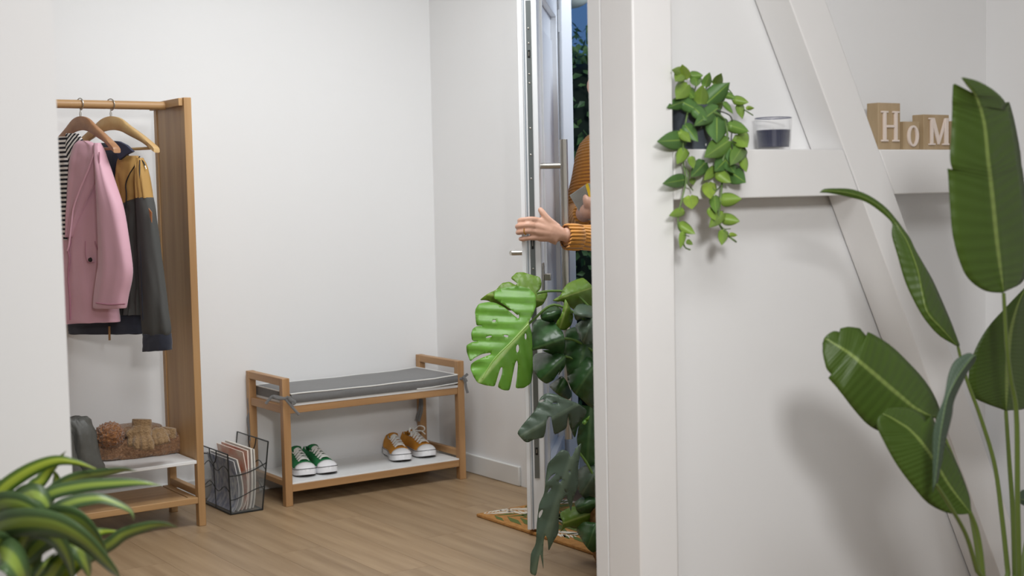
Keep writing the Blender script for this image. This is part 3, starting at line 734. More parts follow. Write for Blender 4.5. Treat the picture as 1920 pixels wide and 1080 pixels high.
tie([(788, 746), (787, 762), (784, 776), (781, 787)], dB2); tie([(791, 748), (791, 768), (788, 780), (785, 790)], dB2 - .004)

# ================================================================== SNEAKERS
RUB = mat('white_rubber', (232, 232, 234), .45); LACE = mat('white_lace', (236, 236, 232), .8); SHLIN = mat('canvas_lining', (176, 156, 118), .9)
LINE = mat('dark_stripe', (60, 58, 62), .6); OUT = mat('rubber_outsole', (48, 42, 38), .8)
LS = .268
def sole_w(x):
    t = x / LS
    w = spline([(0, .0), (.02, .018), (.06, .027), (.13, .033), (.25, .035), (.42, .033), (.58, .039), (.72, .0455), (.84, .044), (.92, .037), (.97, .025), (1, 0.)], 200)
    for a, c in zip(w, w[1:]):
        if a[0] <= t <= c[0]: return lerp(a[1], c[1], (t - a[0]) / max(1e-6, c[0] - a[0]))
    return 0.
def sneaker_parts(canvas, root, bow):
    xs = [LS * (1 - math.cos(PI * i / 34)) / 2 for i in range(35)]
    outl = [(x, sole_w(x)) for x in xs] + [(x, -sole_w(x)) for x in xs[-2:0:-1]]
    def ring(z, k): return [V(((x - LS / 2) * k + LS / 2, y * k, z + (.008 * max(0, (x / LS - .78) / .22) ** 1.6))) for x, y in outl]
    MB().rings([ring(.0, .955), ring(.004, .985)]).build('outsole', OUT, root)
    so = MB().rings([ring(.004, .99), ring(.012, 1.0), ring(.026, .995), ring(.030, .975)]).build('midsole', RUB, root, smooth=50)
    MB().tube(ring(.0275, .992), .0014, 6, loop=True).build('stripe', LINE, so)
    hz = spline([(0, .056), (.1, .056), (.2, .050), (.33, .052), (.42, .060), (.5, .056), (.6, .045), (.7, .036), (.78, .029), (.9, .02), (1., .006)], 120)
    def H(t): return hz[min(119, max(0, int(t * 119)))][1]
    def sec(t, a, k=1., dz=0.):
        w = sole_w(t * LS) * .955 * k; z = .027 + H(t) * math.sin(a) ** .85 if a > 0 else .027
        y = w * (math.cos(a) * .85 + .15 * math.cos(a) ** 3) if a > 0 else w
        return V((t * LS, y, z + dz))
    def t_open(t):
        if t < .08: return math.radians(62)
        if t < .36: return math.radians(58)
        if t < .77: return math.radians(lerp(56, 72, (t - .36) / .41))
        return PI / 2
    T = [.006, .02, .05, .09, .14, .2, .27, .34, .42, .5, .57, .63, .69, .74, .79, .835]
    for sgn in (1, -1):
        rows = []
        for t in T:
            row = []
            for k in range(9):
                p = sec(t, t_open(t) * k / 8); row.append(V((p.x, p.y * sgn, p.z)))
            rows.append(row)
        MB().grid(rows).build('upper', canvas, root, solid=.0035, smooth=180)
        rows = [[V((p.x + (.003 if t < .1 else 0), p.y * sgn * .9, p.z - .002)) for p in [sec(t, t_open(t) * k / 8) for k in range(2, 9)]] for t in T[1:9]]
        MB().grid(rows).build('lining', SHLIN, root, smooth=180)
    MB().prism([V((x * .9 + .01, y * .88, .036)) for x, y in outl], (0, 0, .002)).build('insole', SHLIN, root)
    rows = [[sec(t, PI * k / 12, 1.015, .0012) if k < 6 else V((0, 0, 0)) for k in range(7)] for t in [.76, .8, .85, .9, .94, .97, .99]]
    rows = []
    for t in [.825, .86, .9, .94, .97, .992]:
        r_ = []
        for k in range(13):
            a = PI * k / 12; p = sec(t, min(a, PI - a) if k not in (0, 12) else 0, 1.02, .0012)
            r_.append(V((p.x, p.y if k <= 6 else -p.y, p.z)))
        rows.append(r_)
    MB().grid(rows).build('toe_cap', RUB, root, solid=.002, smooth=180)
    rows = []
    for t in [.31, .36, .42, .5, .57, .63, .7, .76, .8]:
        wv = lerp(.022, .016, (t - .31) / .49); zt_ = .027 + H(max(t, .42)) * .96 + max(0, .42 - t) * .13
        rows.append([V((t * LS, wv * q, zt_ - .006 * q * q)) for q in (-1, -.6, -.2, .2, .6, 1)])
    MB().grid(rows).build('tongue', canvas, root, solid=.003, smooth=180)
    ts = [.39, .465, .54, .615, .69, .76]
    for i, t in enumerate(ts):
        for sgn in (1, -1):
            t2 = ts[i + 1] if i + 1 < len(ts) and sgn > 0 else t
            A = sec(t, t_open(t) * .8, 1.03); B = sec(t2, t_open(t2) * .8, 1.03)
            A = V((A.x, A.y * sgn, A.z + .002)); B = V((B.x, -B.y * sgn, B.z + .002))
            mid = (A + B) / 2; mid.z = .027 + H((t + t2) / 2) + .006 + (.0015 if sgn > 0 else 0)
            MB().tube(spline([A, (A + mid) / 2 + V((0, 0, .0035)), mid, (B + mid) / 2 + V((0, 0, .0035)), B], 14), .0052, 8, flat=.45, ref=(0, 0, 1)).build('lace', LACE, root)
    zb_ = .027 + H(.42) + .008
    if bow:
        for s in (1, -1):
            MB().tube(spline([(.105, 0, zb_), (.12, .018 * s, zb_ + .022), (.14, .034 * s, zb_ + .018), (.135, .034 * s, zb_ + .002), (.11, .01 * s, zb_ - .001)], 20), .004, 8, flat=.5).build('lace', LACE, root)
            MB().tube(spline([(.108, 0, zb_), (.13, .022 * s, zb_ + .002), (.15, .034 * s, zb_ - .012)], 12), .0036, 8, flat=.5).build('lace', LACE, root)
def copy_tree(o, parent=None):
    c = o.copy(); col.objects.link(c); c.parent = parent
    for ch in list(o.children): copy_tree(ch, c)
    return c
CG = mat('green_canvas', (34, 124, 72), .85, var=.12, vscale=(25, 25, 25), bump=.15, bscale=(400, 400, 400))
CY = mat('mustard_canvas', (206, 140, 44), .85, var=.08, vscale=(25, 25, 25), bump=.15, bscale=(400, 400, 400))
def pair(canvas, toe1, toe2, a1, a2, lab1, lab2, grp, bow1, bow2):
    zsh = .0895
    for i, (tp, a, lab) in enumerate(((toe1, a1, lab1), (toe2, a2, lab2))):
        P = at(tp[0], tp[1], 2, zsh); a = math.radians(a); d = V((math.cos(a), math.sin(a), 0))
        loc = P - d * LS * .97; loc.z = zsh + .0005
        r = thing('sneaker', loc, lab, 'shoe', grp, local=True, rz=a); sneaker_parts(canvas, r, bow1 if i == 0 else bow2)
pair(CG, (577, 895), (620, 890), -101, -93, 'green canvas sneaker with white laces beside the bench leg', 'green canvas sneaker with white laces, turned outwards next to its mate', 'green sneakers on the shoe shelf', False, False)
pair(CY, (757, 867), (806, 859), -105, -95, 'mustard yellow canvas sneaker with laces tucked in', 'mustard yellow canvas sneaker with a loose lace bow', 'mustard sneakers on the shoe shelf', False, True)

# ================================================================== DOORMAT
mp0 = at(893, 963, 2, .012)
mx0, mx1, my1 = mp0.x, XW - .03, mp0.y
my0 = my1 - .86
COIR = mat('coir_fibre', (186, 134, 72), .95, c2=(160, 110, 54), vscale=(60, 60, 60), bump=.6, bscale=(300, 300, 300))
dm = MB().box(mx0, mx1, my0, my1, .0005, .012).build('doormat', COIR, bevel=.003)
tag(dm, 'orange-brown coir doormat printed with palm fronds under the open door', 'doormat')
LG = mat('printed_green', (84, 96, 42), .9); LW = mat('printed_white', (206, 198, 182), .9)
def frond(c, ang, ln, m, npair=8):
    d = V((math.cos(ang), math.sin(ang), 0)); s = V((-d.y, d.x, 0)); mb = MB(); c = V((c[0], c[1], .0124))
    def clampv(p): return V((min(max(p.x, mx0 + .004), mx1 - .004), min(max(p.y, my0 + .004), my1 - .004), .0124))
    for k in range(npair):
        b_ = c + d * (ln * k / npair)
        for sg in (1, -1):
            l_ = ln * (.38 * math.sin(PI * (k + 1.2) / (npair + 1.4)) + .08)
            t_ = b_ + d * l_ * .75 + s * sg * l_ * .7; q = (t_ - b_).cross(V((0, 0, 1))).normalized() * l_ * .11
            m_ = (b_ + t_) / 2
            mb.prism([clampv(p) for p in (b_, m_ + q, t_, m_ - q)], (0, 0, .0006))
    mb.build('printed_frond', m, dm, smooth=0)
for fx, fy, a, l, m in [(.035, .07, -1.05, .42, LG), (.10, .0, -.9, .2, LW), (.20, .03, -.3, .2, LG), (.12, .12, -1.0, .22, LG), (.02, .02, -.2, .12, LW), (.17, .15, -1.2, .22, LW), (.26, .12, -1.1, .26, LG), (.30, .02, -.4, .12, LW), (.04, .38, -1.2, .14, LW), (.06, .46, -1.1, .3, LG), (.2, .36, -1.1, .3, LG), (.33, .38, -1, .25, LW), (.14, .66, -1, .2, LG), (.3, .68, -1.3, .15, LG)]:
    frond((mx0 + fx, my1 - fy), a, l, m)

# ================================================================== LEAF BUILDERS
def strip_leaf(name, st, depthf, m, parent, cup=.15, cols=5, n=48, thick=.0012, wave=0.):
    """st: stations (L,M,R) pixels base->tip; depthf(v) gives y plane; sides pulled back by cup*width"""
    segs = [[]]
    for q in st:                       # None marks a torn notch in the blade
        if q is None: segs.append([])
        else: segs[-1].append(tuple(c for p in q for c in p))
    S = []
    for sg in segs: S += spline(sg, max(3, 4 * len(sg))) if len(sg) > 1 else sg
    n = len(S); mb = MB(); rows = []
    for i, (lx, ly, mx_, my_, rx, ry) in enumerate(S):
        v = i / (n - 1); y = depthf(v)
        Lp, Mp, Rp = (at(a, b_, 1, y) for a, b_ in ((lx, ly), (mx_, my_), (rx, ry)))
        row = []
        for k in range(-cols, cols + 1):
            t = abs(k) / cols; E_ = Lp if k < 0 else Rp
            px_, py_ = (lx, ly) if k < 0 else (rx, ry)
            p = Mp.lerp(E_, t); wdt = (E_ - Mp).length
            dd = cup * wdt * (t ** 1.4) + wave * math.sin(v * 40 + k) * wdt * t
            p = p + (p - CC).normalized() * (dd - .004 * (k == 0))
            row.append(p); mb.a.append((k / cols, v, 0))
        rows.append(row)
    mb.grid(rows)
    return mb.build(name, m, parent, solid=thick, smooth=180)
def poly_leaf(name, pts, joint, tip, depthf, m, parent, holes=(), step=6., curve=.0, thick=.0014):
    """outline in pixels -> triangulated blade; depthf(along, across) gives the distance"""
    J = V(joint); T = V(tip); ax = (T - J); ln = ax.length; ax.normalize(); pr = V((-ax.y, ax.x))
    vs_ = [V(p) for p in pts]; ed = [(i, (i + 1) % len(pts)) for i in range(len(pts))]
    for h in holes:
        b_ = len(vs_); vs_ += [V(p) for p in h]; ed += [(b_ + i, b_ + (i + 1) % len(h)) for i in range(len(h))]
    x0, x1_ = min(p[0] for p in pts), max(p[0] for p in pts); y0, y1_ = min(p[1] for p in pts), max(p[1] for p in pts)
    yy = y0
    while yy < y1_:
        xx = x0
        while xx < x1_: vs_.append(V((xx + random.uniform(-1, 1), yy + random.uniform(-1, 1)))); xx += step
        yy += step
    co, _, fc, *_ = delaunay_2d_cdt(vs_, ed, [], 0, 1e-4)
    def inside(q, poly):
        k = False
        for i in range(len(poly)):
            a, b_ = poly[i - 1], poly[i]
            if (a[1] > q[1]) != (b_[1] > q[1]) and q[0] < (b_[0] - a[0]) * (q[1] - a[1]) / (b_[1] - a[1]) + a[0]: k = not k
        return k
    keep = []
    for f in fc:
        q = sum((co[i] for i in f), V((0, 0))) / len(f)
        if inside(q, pts) and not any(inside(q, h) for h in holes): keep.append(f)
    fc = keep
    mb = MB(); used = sorted({i for f in fc for i in f}); ix_ = {k: i for i, k in enumerate(used)}
    for k in used:
        q = co[k] - J; a = q.dot(ax) / ln; c_ = q.dot(pr) / ln
        mb.v.append(atd(co[k].x, co[k].y, depthf(a, c_))); mb.a.append((c_ * 2, a, 0))
    mb.f = [tuple(ix_[i] for i in f) for f in fc]
    return mb.build(name, m, parent, solid=thick, smooth=180)
def smooth_poly(pts, sub=4):
    """round a traced outline, keeping very sharp corners"""
    out = []; n = len(pts)
    for i in range(n):
        p0, p1, p2, p3 = pts[i - 1], pts[i], pts[(i + 1) % n], pts[(i + 2) % n]
        for k in range(sub):
            u = k / sub
            out.append(tuple(.5 * (2 * b_ + (c - a) * u * .7 + 0) if False else b_ + (c - b_) * u for a, b_, c, d in zip(p0, p1, p2, p3)))
    for _ in range(1):
        out = [tuple((out[i - 1][k] + 2 * out[i][k] + out[(i + 1) % len(out)][k]) / 4 for k in (0, 1)) for i in range(len(out))]
    return out

# ================================================================== STRELITZIA
SG = leaf_mat('strelitzia_leaf', (62, 84, 26), (116, 134, 68), .5, veins=.12, vein_freq=34, var=.12, blotch=5)
SG2 = leaf_mat('strelitzia_leaf_underside', (62, 80, 62), (104, 124, 84), .55, veins=.1, vein_freq=34, var=.1, blotch=5)
SST = mat('strelitzia_stem', (92, 110, 48), .45, var=.1, vscale=(10, 10, 3))
PBX, PBY = 2.40, 1.72
stl = thing('bird_of_paradise_plant', (PBX, PBY, 0), 'tall bird-of-paradise plant with paddle leaves before the partition', 'plant')
potm = mat('white_ceramic', (214, 212, 206), .35)
MB().lathe([(.105, 0), (.12, .02), (.14, .3), (.145, .31), (.135, .31), (.13, .29), (.0, .285)], 40, (PBX, PBY, 0), caps=True).build('pot', potm, stl)
MB().lathe([(.0, .27), (.128, .282), (.06, .296), (.0, .299)], 24, (PBX, PBY, 0), caps=False).build('soil', mat('potting_soil', (46, 36, 28), .95, bump=.8, bscale=(120, 120, 120)), stl)
LA = [((1880, 549), (1881, 548), (1884, 546)), ((1846, 545), (1877, 520), (1915, 530)), ((1815, 522), (1874, 495), (1926, 502)), ((1798, 487), (1869, 455), (1930, 460)), ((1786, 440), (1865, 415), (1927, 410)), ((1781, 385), (1861, 375), (1922, 360)), ((1778, 335), (1857, 340), (1917, 322)), ((1776, 316), (1856, 328), (1915, 312)), None, ((1786, 318), (1855, 322), (1914, 306)), ((1781, 296), (1852, 300), (1911, 278)), ((1784, 235), (1846, 240), (1903, 235)), ((1785, 205), (1840, 212), (1896, 206)), ((1785, 192), (1837, 200), (1891, 191)), None, ((1785, 190), (1836, 198), (1883, 207)), ((1786, 172), (1832, 187), (1885, 199)), ((1787, 159), (1829, 180), (1883, 190)), ((1791, 157), (1828, 178), (1878, 183)), None, ((1826, 175), (1827, 176), (1875, 180)), ((1818, 166), (1820, 167), (1858, 166)), ((1808, 152), (1812, 156), (1832, 152)), ((1803, 145), (1804, 146), (1806, 145))]
LB = [((1797, 650), (1796, 650), (1799, 648)), ((1762, 630), (1767, 618), (1783, 605)), ((1735, 600), (1738, 585), (1766, 565)), ((1714, 565), (1728, 545), (1748, 525)), ((1696, 525), (1721, 508), (1728, 490)), ((1683, 480), (1710, 476), (1715, 467)), ((1673, 446), (1700, 452), (1705, 446)), ((1672, 432), (1688, 432), (1692, 428)), ((1672, 418), (1677, 416), (1681, 413)), ((1652, 398), (1656, 393), (1660, 389)), ((1622, 378), (1626, 373), (1629, 367)), ((1590, 369), (1592, 362), (1595, 355)), ((1555, 362), (1557, 358), (1562, 354)), ((1536, 361), (1540, 358), (1546, 355))]
LC = [((1757, 783), (1754, 781), (1750, 785)), ((1761, 768), (1738, 776), (1725, 805)), ((1750, 740), (1712, 762), (1690, 818)), ((1732, 712), (1690, 744), (1660, 813)), ((1706, 683), (1665, 723), (1628, 797)), ((1672, 650), (1638, 700), (1600, 767)), ((1640, 629), (1614, 680), (1580, 741)), ((1627, 623), (1606, 673), (1572, 731)), None, ((1625, 632), (1604, 671), (1570, 728)), ((1612, 616), (1594, 664), (1553, 709)), None, ((1608, 615), (1592, 662), (1562, 706)), ((1590, 613), (1578, 653), (1550, 692)), ((1576, 616), (1570, 648), (1546, 678)), None, ((1577, 624), (1568, 647), (1545, 675)), ((1564, 621), (1560, 642), (1543, 664)), ((1552, 627), (1551, 636), (1543, 655)), ((1545, 636), (1545, 638), (1543, 644))]
LD = [((1820, 960), (1819, 962), (1812, 964)), ((1818, 936), (1807, 946), (1790, 964)), ((1812, 915), (1793, 928), (1766, 958)), ((1800, 883), (1776, 904), (1738, 942)), ((1786, 853), (1760, 877), (1714, 915)), ((1770, 826), (1745, 853), (1692, 887)), ((1756, 803), (1733, 836), (1676, 863)), ((1747, 777), (1722, 823), (1662, 838)), None, ((1736, 792), (1716, 816), (1656, 826)), ((1731, 780), (1702, 803), (1647, 808)), ((1712, 768), (1686, 793), (1644, 796)), ((1686, 764), (1668, 782), (1645, 787)), ((1662, 766), (1655, 776), (1649, 780))]
LE = [((1749, 925), (1752, 915), (1757, 905)), ((1749, 870), (1757, 868), (1765, 866)), ((1749, 815), (1762, 820), (1772, 828)), ((1757, 780), (1768, 782), (1784, 780)), ((1770, 745), (1776, 745), (1788, 752)), ((1778, 703), (1790, 715), (1803, 718)), ((1790, 677), (1806, 690), (1816, 694)), ((1812, 663), (1820, 672), (1827, 678)), ((1824, 664), (1827, 667), (1830, 668))]
LGf = [((1882, 768), (1886, 771), (1890, 769)), ((1850, 757), (1886, 745), (1925, 765)), ((1824, 743), (1887, 715), (1950, 740)), ((1816, 715), (1888, 685), (1962, 705)), ((1820, 680), (1890, 655), (1964, 665)), ((1833, 645), (1894, 622), (1960, 625)), ((1855, 610), (1902, 588), (1952, 585)), ((1882, 580), (1912, 560), (1945, 550)), ((1925, 535), (1928, 532), (1932, 532))]
LH = [((1952, 962), (1955, 960), (1955, 955)), ((1935, 955), (1936, 943), (1938, 925)), ((1914, 945), (1914, 936), (1918, 918)), ((1909, 938), (1909, 935), (1910, 928))]
strip_leaf('leaf', LGf, lambda v: 1.80 - .05 * v, SG, stl, cup=.25)
strip_leaf('leaf', LB, lambda v: 1.80 + .10 * v, SG, stl, cup=.5)
strip_leaf('leaf', LC, lambda v: 1.78 + .08 * v, SG, stl, cup=.3)
strip_leaf('leaf', LD, lambda v: 1.68 + .06 * v, SG, stl, cup=.3)
strip_leaf('leaf', LE, lambda v: 1.63 - .03 * v, SG2, stl, cup=.6)
strip_leaf('leaf', LA, lambda v: 1.66 - .06 * v, SG, stl, cup=.22)
strip_leaf('leaf', LH, lambda v: 1.75, SG2, stl, cup=.3)
def stem_px(pts, ys, rpx, name='stem', m=SST, parent=stl, end=None, n=30):
    P = spline([(p[0], p[1], lerp(ys[0], ys[1], i / (len(pts) - 1))) for i, p in enumerate(pts)], n)
    Q = [at(a, b_, 1, y) for a, b_, y in P]
    if end is not None:
        last = Q[-1]; e_ = V(end); Q += [last.lerp(e_, k / 6) for k in range(1, 7)]
    R_ = [lerp(rpx[0], rpx[1], i / (len(Q) - 1)) for i in range(len(Q))]
    return MB().tube(Q, R_, 8).build(name, m, parent)
EN = lambda a, r: (PBX + r * math.cos(a), PBY + r * math.sin(a), .295)
stem_px([(1882, 550), (1887, 640), (1895, 710), (1906, 780), (1908, 950), (1911, 1080)], (1.655, 1.70), (.0035, .0065), end=EN(.2, .03))
stem_px([(1796, 650), (1812, 710), (1839, 784), (1865, 872), (1879, 973), (1890, 1075)], (1.80, 1.76), (.003, .006), end=EN(2, .03))
stem_px([(1886, 770), (1892, 860), (1899, 960), (1903, 1080)], (1.80, 1.78), (.004, .006), end=EN(1.2, .03))
stem_px([(1755, 782), (1795, 880), (1822, 975), (1838, 1075)], (1.78, 1.74), (.003, .005), end=EN(3.6, .05))
stem_px([(1818, 960), (1830, 990), (1838, 1030), (1843, 1080)], (1.68, 1.68), (.0045, .0055), end=EN(4.0, .05))
stem_px([(1755, 908), (1785, 955), (1812, 1005), (1832, 1070)], (1.63, 1.66), (.003, .005), end=EN(4.4, .05))
stem_px([(1950, 962), (1925, 1010), (1916, 1080)], (1.75, 1.74), (.003, .005), end=EN(.6, .05))

# ================================================================== MONSTERA
z6 = lambda L_: [(860 + x / 3.6, 490 + y / 3.6) for x, y in L_]
z2 = lambda L_: [(960 + x / 2.842, 700 + y / 2.842) for x, y in L_]
MBR = leaf_mat('monstera_bright', (92, 140, 44), (140, 172, 86), .42, var=.2, sheen_bump=.12, blotch=9)
MOL = leaf_mat('monstera_olive', (92, 122, 34), (130, 150, 70), .45, var=.12, sheen_bump=.15)
MDK = leaf_mat('monstera_dark', (46, 78, 40), (66, 98, 52), .36, var=.3, sheen_bump=.12, blotch=10)
MGR = leaf_mat('monstera_grey', (68, 84, 68), (86, 102, 82), .42, var=.15, sheen_bump=.1)
pc = at(1105, 1062, 2, 0) + V((.825, -.565, 0)) * .125
mon = thing('monstera_plant', (pc.x, pc.y, 0), 'large monstera with split leaves in a woven basket behind the partition', 'plant')
def weave(a, z): return .035 * math.sin(a * 18 + (PI if int(z / .016) % 2 else 0))
MB().lathe([(.085, 0.0), (.1, .008)] + [(.1 + .022 * math.sin(z / .2 * PI * .8), z) for z in [.016 * k for k in range(1, 13)]] + [(.108, .2), (.1, .19), (0, .18)], 108, (pc.x, pc.y, 0), wob=weave).build('basket_pot', mat('woven_seagrass', (150, 112, 66), .9, c2=(118, 82, 44), vscale=(60, 60, 120)), mon, smooth=180)
D0 = (pc - CC).dot(CF)
def mleaf(z, pts, joint, tip, m, d, bend_=.1, tilt=0., holes=(), rnd=True):
    P = z(pts); J, T = z([joint, tip]); bend = bend_ * .5
    hs_ = [z(h) for h in holes]
    return poly_leaf('leaf', smooth_poly(P) if rnd else P, J, T, lambda a, c_: D0 + d + tilt * a + bend * (c_ * c_) + bend * .35 * (a - .5) ** 2 + .07 * abs(c_) - .0055 * math.cos(2 * PI * 4.5 * (a - .75 * abs(c_))) * min(1, abs(c_) * 6), m, mon, holes=[smooth_poly(h, 2) for h in hs_])
mleaf(z6, [(140, 262), (190, 222), (255, 192), (290, 148), (340, 138), (382, 162), (398, 150), (350, 115), (390, 75), (440, 75), (500, 96), (548, 105), (562, 150), (550, 190), (522, 218), (560, 200), (598, 198), (600, 235), (570, 290), (530, 312), (470, 330), (300, 330), (200, 262)], (520, 260), (240, 230), MOL, .10, .12)
mleaf(z6, [(630, 265), (690, 230), (700, 195), (735, 150), (800, 122), (842, 112), (885, 150), (930, 200), (960, 330), (880, 350), (800, 340), (740, 300), (700, 268), (670, 272)], (790, 215), (640, 265), MOL, .02, .25)
mleaf(z6, [(720, 250), (745, 300), (775, 370), (760, 430), (715, 467), (668, 455), (655, 420), (690, 370), (708, 310)], (740, 270), (680, 460), MOL, -.04, .3)
M1 = [(470, 412), (500, 362), (525, 295), (516, 222), (470, 180), (400, 165), (290, 180), (240, 212), (238, 248), (262, 266), (330, 310), (395, 360), (405, 385), (390, 380), (320, 318), (250, 282), (205, 275), (135, 288), (111, 330), (115, 400), (122, 434), (165, 432), (120, 440), (95, 458), (84, 490), (92, 538), (140, 540), (95, 545), (52, 568), (55, 615), (78, 678), (110, 650), (160, 625), (215, 616), (218, 630), (160, 652), (110, 672), (84, 694), (80, 730), (100, 775), (126, 820), (180, 836), (240, 846), (258, 800), (280, 720), (296, 712), (292, 760), (262, 848), (300, 870), (340, 872), (356, 820), (378, 690), (392, 666), (400, 690), (392, 790), (382, 858), (440, 855), (488, 822), (500, 740), (500, 600), (492, 480)]
M1H = [[(388, 372), (405, 352), (412, 380), (398, 392)], [(222, 402), (240, 392), (258, 402), (240, 412)], [(175, 515), (210, 500), (232, 506), (200, 516)], [(298, 500), (320, 494), (344, 506), (320, 516)], [(444, 490), (455, 482), (460, 520), (450, 532), (443, 515)], [(388, 570), (402, 556), (410, 590), (398, 622), (386, 605)]]
mleaf(z6, M1, (470, 425), (150, 800), MBR, -.06, .16, tilt=-.05, holes=M1H)
mleaf(z6, [(550, 362), (600, 312), (660, 300), (695, 330), (690, 385), (655, 420), (560, 395)], (680, 350), (560, 380), MDK, -.02, .3)
mleaf(z6, [(465, 610), (470, 540), (505, 420), (540, 390), (640, 395), (665, 440), (705, 480), (722, 560), (700, 640), (640, 632), (560, 600), (620, 595), (560, 588)], (715, 520), (470, 600), MDK, -.10, .5, tilt=.04)
mleaf(z6, [(495, 720), (495, 660), (520, 622), (620, 612), (720, 630), (722, 700), (690, 745), (672, 770), (682, 735), (660, 770), (640, 800), (590, 828), (540, 790)], (720, 640), (560, 800), MDK, -.09, .5)
mleaf(z6, [(705, 620), (720, 480), (740, 460), (790, 440), (960, 500), (960, 1000), (860, 960), (800, 900), (740, 820), (732, 740)], (860, 520), (780, 900), MDK, -.02, .5)
mleaf(z6, [(735, 735), (790, 660), (870, 640), (960, 700), (960, 1010), (900, 1000), (840, 940), (770, 880), (735, 800)], (930, 680), (790, 890), MDK, -.07, .5)
mleaf(z6, [(610, 842), (660, 800), (700, 770), (735, 820), (765, 900), (745, 932), (690, 915), (650, 882)], (720, 780), (660, 890), MDK, -.05, .4)
mleaf(z6, [(770, 335), (800, 292), (850, 280), (905, 305), (960, 330), (960, 400), (850, 375), (790, 405)], (900, 380), (775, 350), MGR, -.10, .6)
mleaf(z6, [(785, 432), (830, 400), (900, 385), (960, 390), (960, 540), (880, 560), (845, 558), (812, 500)], (900, 390), (840, 550), MGR, -.10, .6)
M8 = [(25, 320), (60, 270), (130, 190), (150, 132), (180, 106), (230, 110), (290, 140), (350, 160), (400, 195), (390, 230), (350, 262), (322, 302), (312, 250), (304, 212), (296, 240), (290, 292), (225, 330), (216, 280), (208, 230), (196, 232), (185, 252), (178, 310), (168, 342), (120, 350), (75, 372)]
mleaf(z2, M8, (340, 170), (40, 340), MGR, -.16, .3, tilt=-.04, holes=[[(140, 150), (165, 136), (180, 142), (160, 158)], [(208, 160), (240, 156), (246, 162), (215, 166)]])
M13 = [(300, 205), (345, 165), (440, 180), (470, 400), (460, 520), (385, 480), (345, 366), (352, 300), (362, 270), (350, 290), (335, 350), (305, 270)]
mleaf(z2, M13, (420, 200), (400, 480), MDK, -.04, .3)
mleaf(z2, [(370, 265), (395, 240), (415, 222), (408, 250), (388, 275)], (385, 270), (410, 230), MBR, -.08, .1)
M9 = [(265, 405), (300, 415), (316, 452), (340, 400), (370, 368), (362, 430), (352, 500), (352, 600), (322, 680), (314, 740), (300, 690), (288, 648), (255, 690), (248, 760), (248, 850), (218, 900), (194, 950), (190, 890), (180, 862), (170, 880), (165, 960), (168, 1050), (158, 1000), (150, 960), (142, 1000), (128, 1082), (95, 1065), (100, 960), (128, 908), (132, 800), (144, 700), (172, 640), (180, 560), (190, 480), (230, 440)]
mleaf(z2, M9, (340, 400), (120, 1060), MGR, -.2, .4, tilt=-.03, holes=[[(188, 578), (205, 548), (240, 528), (225, 548), (200, 572)], [(246, 582), (255, 566), (270, 562), (262, 578)], [(186, 640), (200, 610), (212, 608), (204, 628)], [(140, 762), (146, 735), (168, 722), (160, 750), (146, 775)], [(300, 526), (306, 518), (312, 524), (306, 530)], [(276, 610), (284, 625), (292, 640), (282, 632)]])
mleaf(z2, [(350, 515), (390, 490), (470, 485), (480, 640), (400, 680), (362, 640), (345, 600)], (460, 500), (370, 650), MGR, -.06, .5)
mleaf(z2, [(330, 690), (390, 650), (470, 670), (470, 760), (400, 770), (350, 740)], (460, 680), (350, 720), MDK, -.07, .4)
mleaf(z2, [(250, 745), (330, 705), (440, 735), (450, 785), (345, 830), (290, 815), (255, 850), (275, 800)], (440, 740), (270, 800), MOL, -.03, .3)
mleaf(z2, [(340, 832), (380, 790), (470, 800), (470, 940), (425, 955), (400, 930), (380, 900)], (450, 800), (400, 930), MDK, -.14, .4)
MST = mat('monstera_stem', (86, 118, 44), .5)
def mstem(z, pts, d, r=.004, end=True):
    P = [atd(x, y, D0 + d) for x, y in spline(z(pts), 16)]
    if end:
        b_ = V((pc.x, pc.y, .18)); last = P[-1]; P += [V(q) for q in spline([last, last.lerp(b_, .4) + V((0, 0, .06)), b_], 10)][1:]
    MB().tube(P, r, 8).build('stem', MST, mon)
mstem(z6, [(528, 216), (600, 202), (700, 202), (790, 222), (900, 330)], .05)
mstem(z6, [(470, 425), (530, 370), (600, 310), (680, 300), (860, 400), (960, 560)], -.0)
mstem(z6, [(715, 520), (800, 540), (960, 640)], -.0)
mstem(z6, [(720, 640), (820, 680), (960, 800)], -.0)
mstem(z2, [(340, 170), (400, 220), (460, 330)], -.02)
mstem(z2, [(340, 400), (400, 480), (460, 600)], -.05)
mstem(z2, [(420, 200), (470, 420)], .0)
# vein ridges on the bright leaf
for p in ([(470, 425), (360, 540), (240, 660), (160, 790)],):
    MB().tube([atd(x, y, D0 - .064 - .05 * (i / 15)) for i, (x, y) in enumerate(spline(z6(p), 16))], [.0028 - .0014 * i / 15 for i in range(16)], 6).build('midrib', mat('monstera_rib', (140, 176, 84), .4), mon)

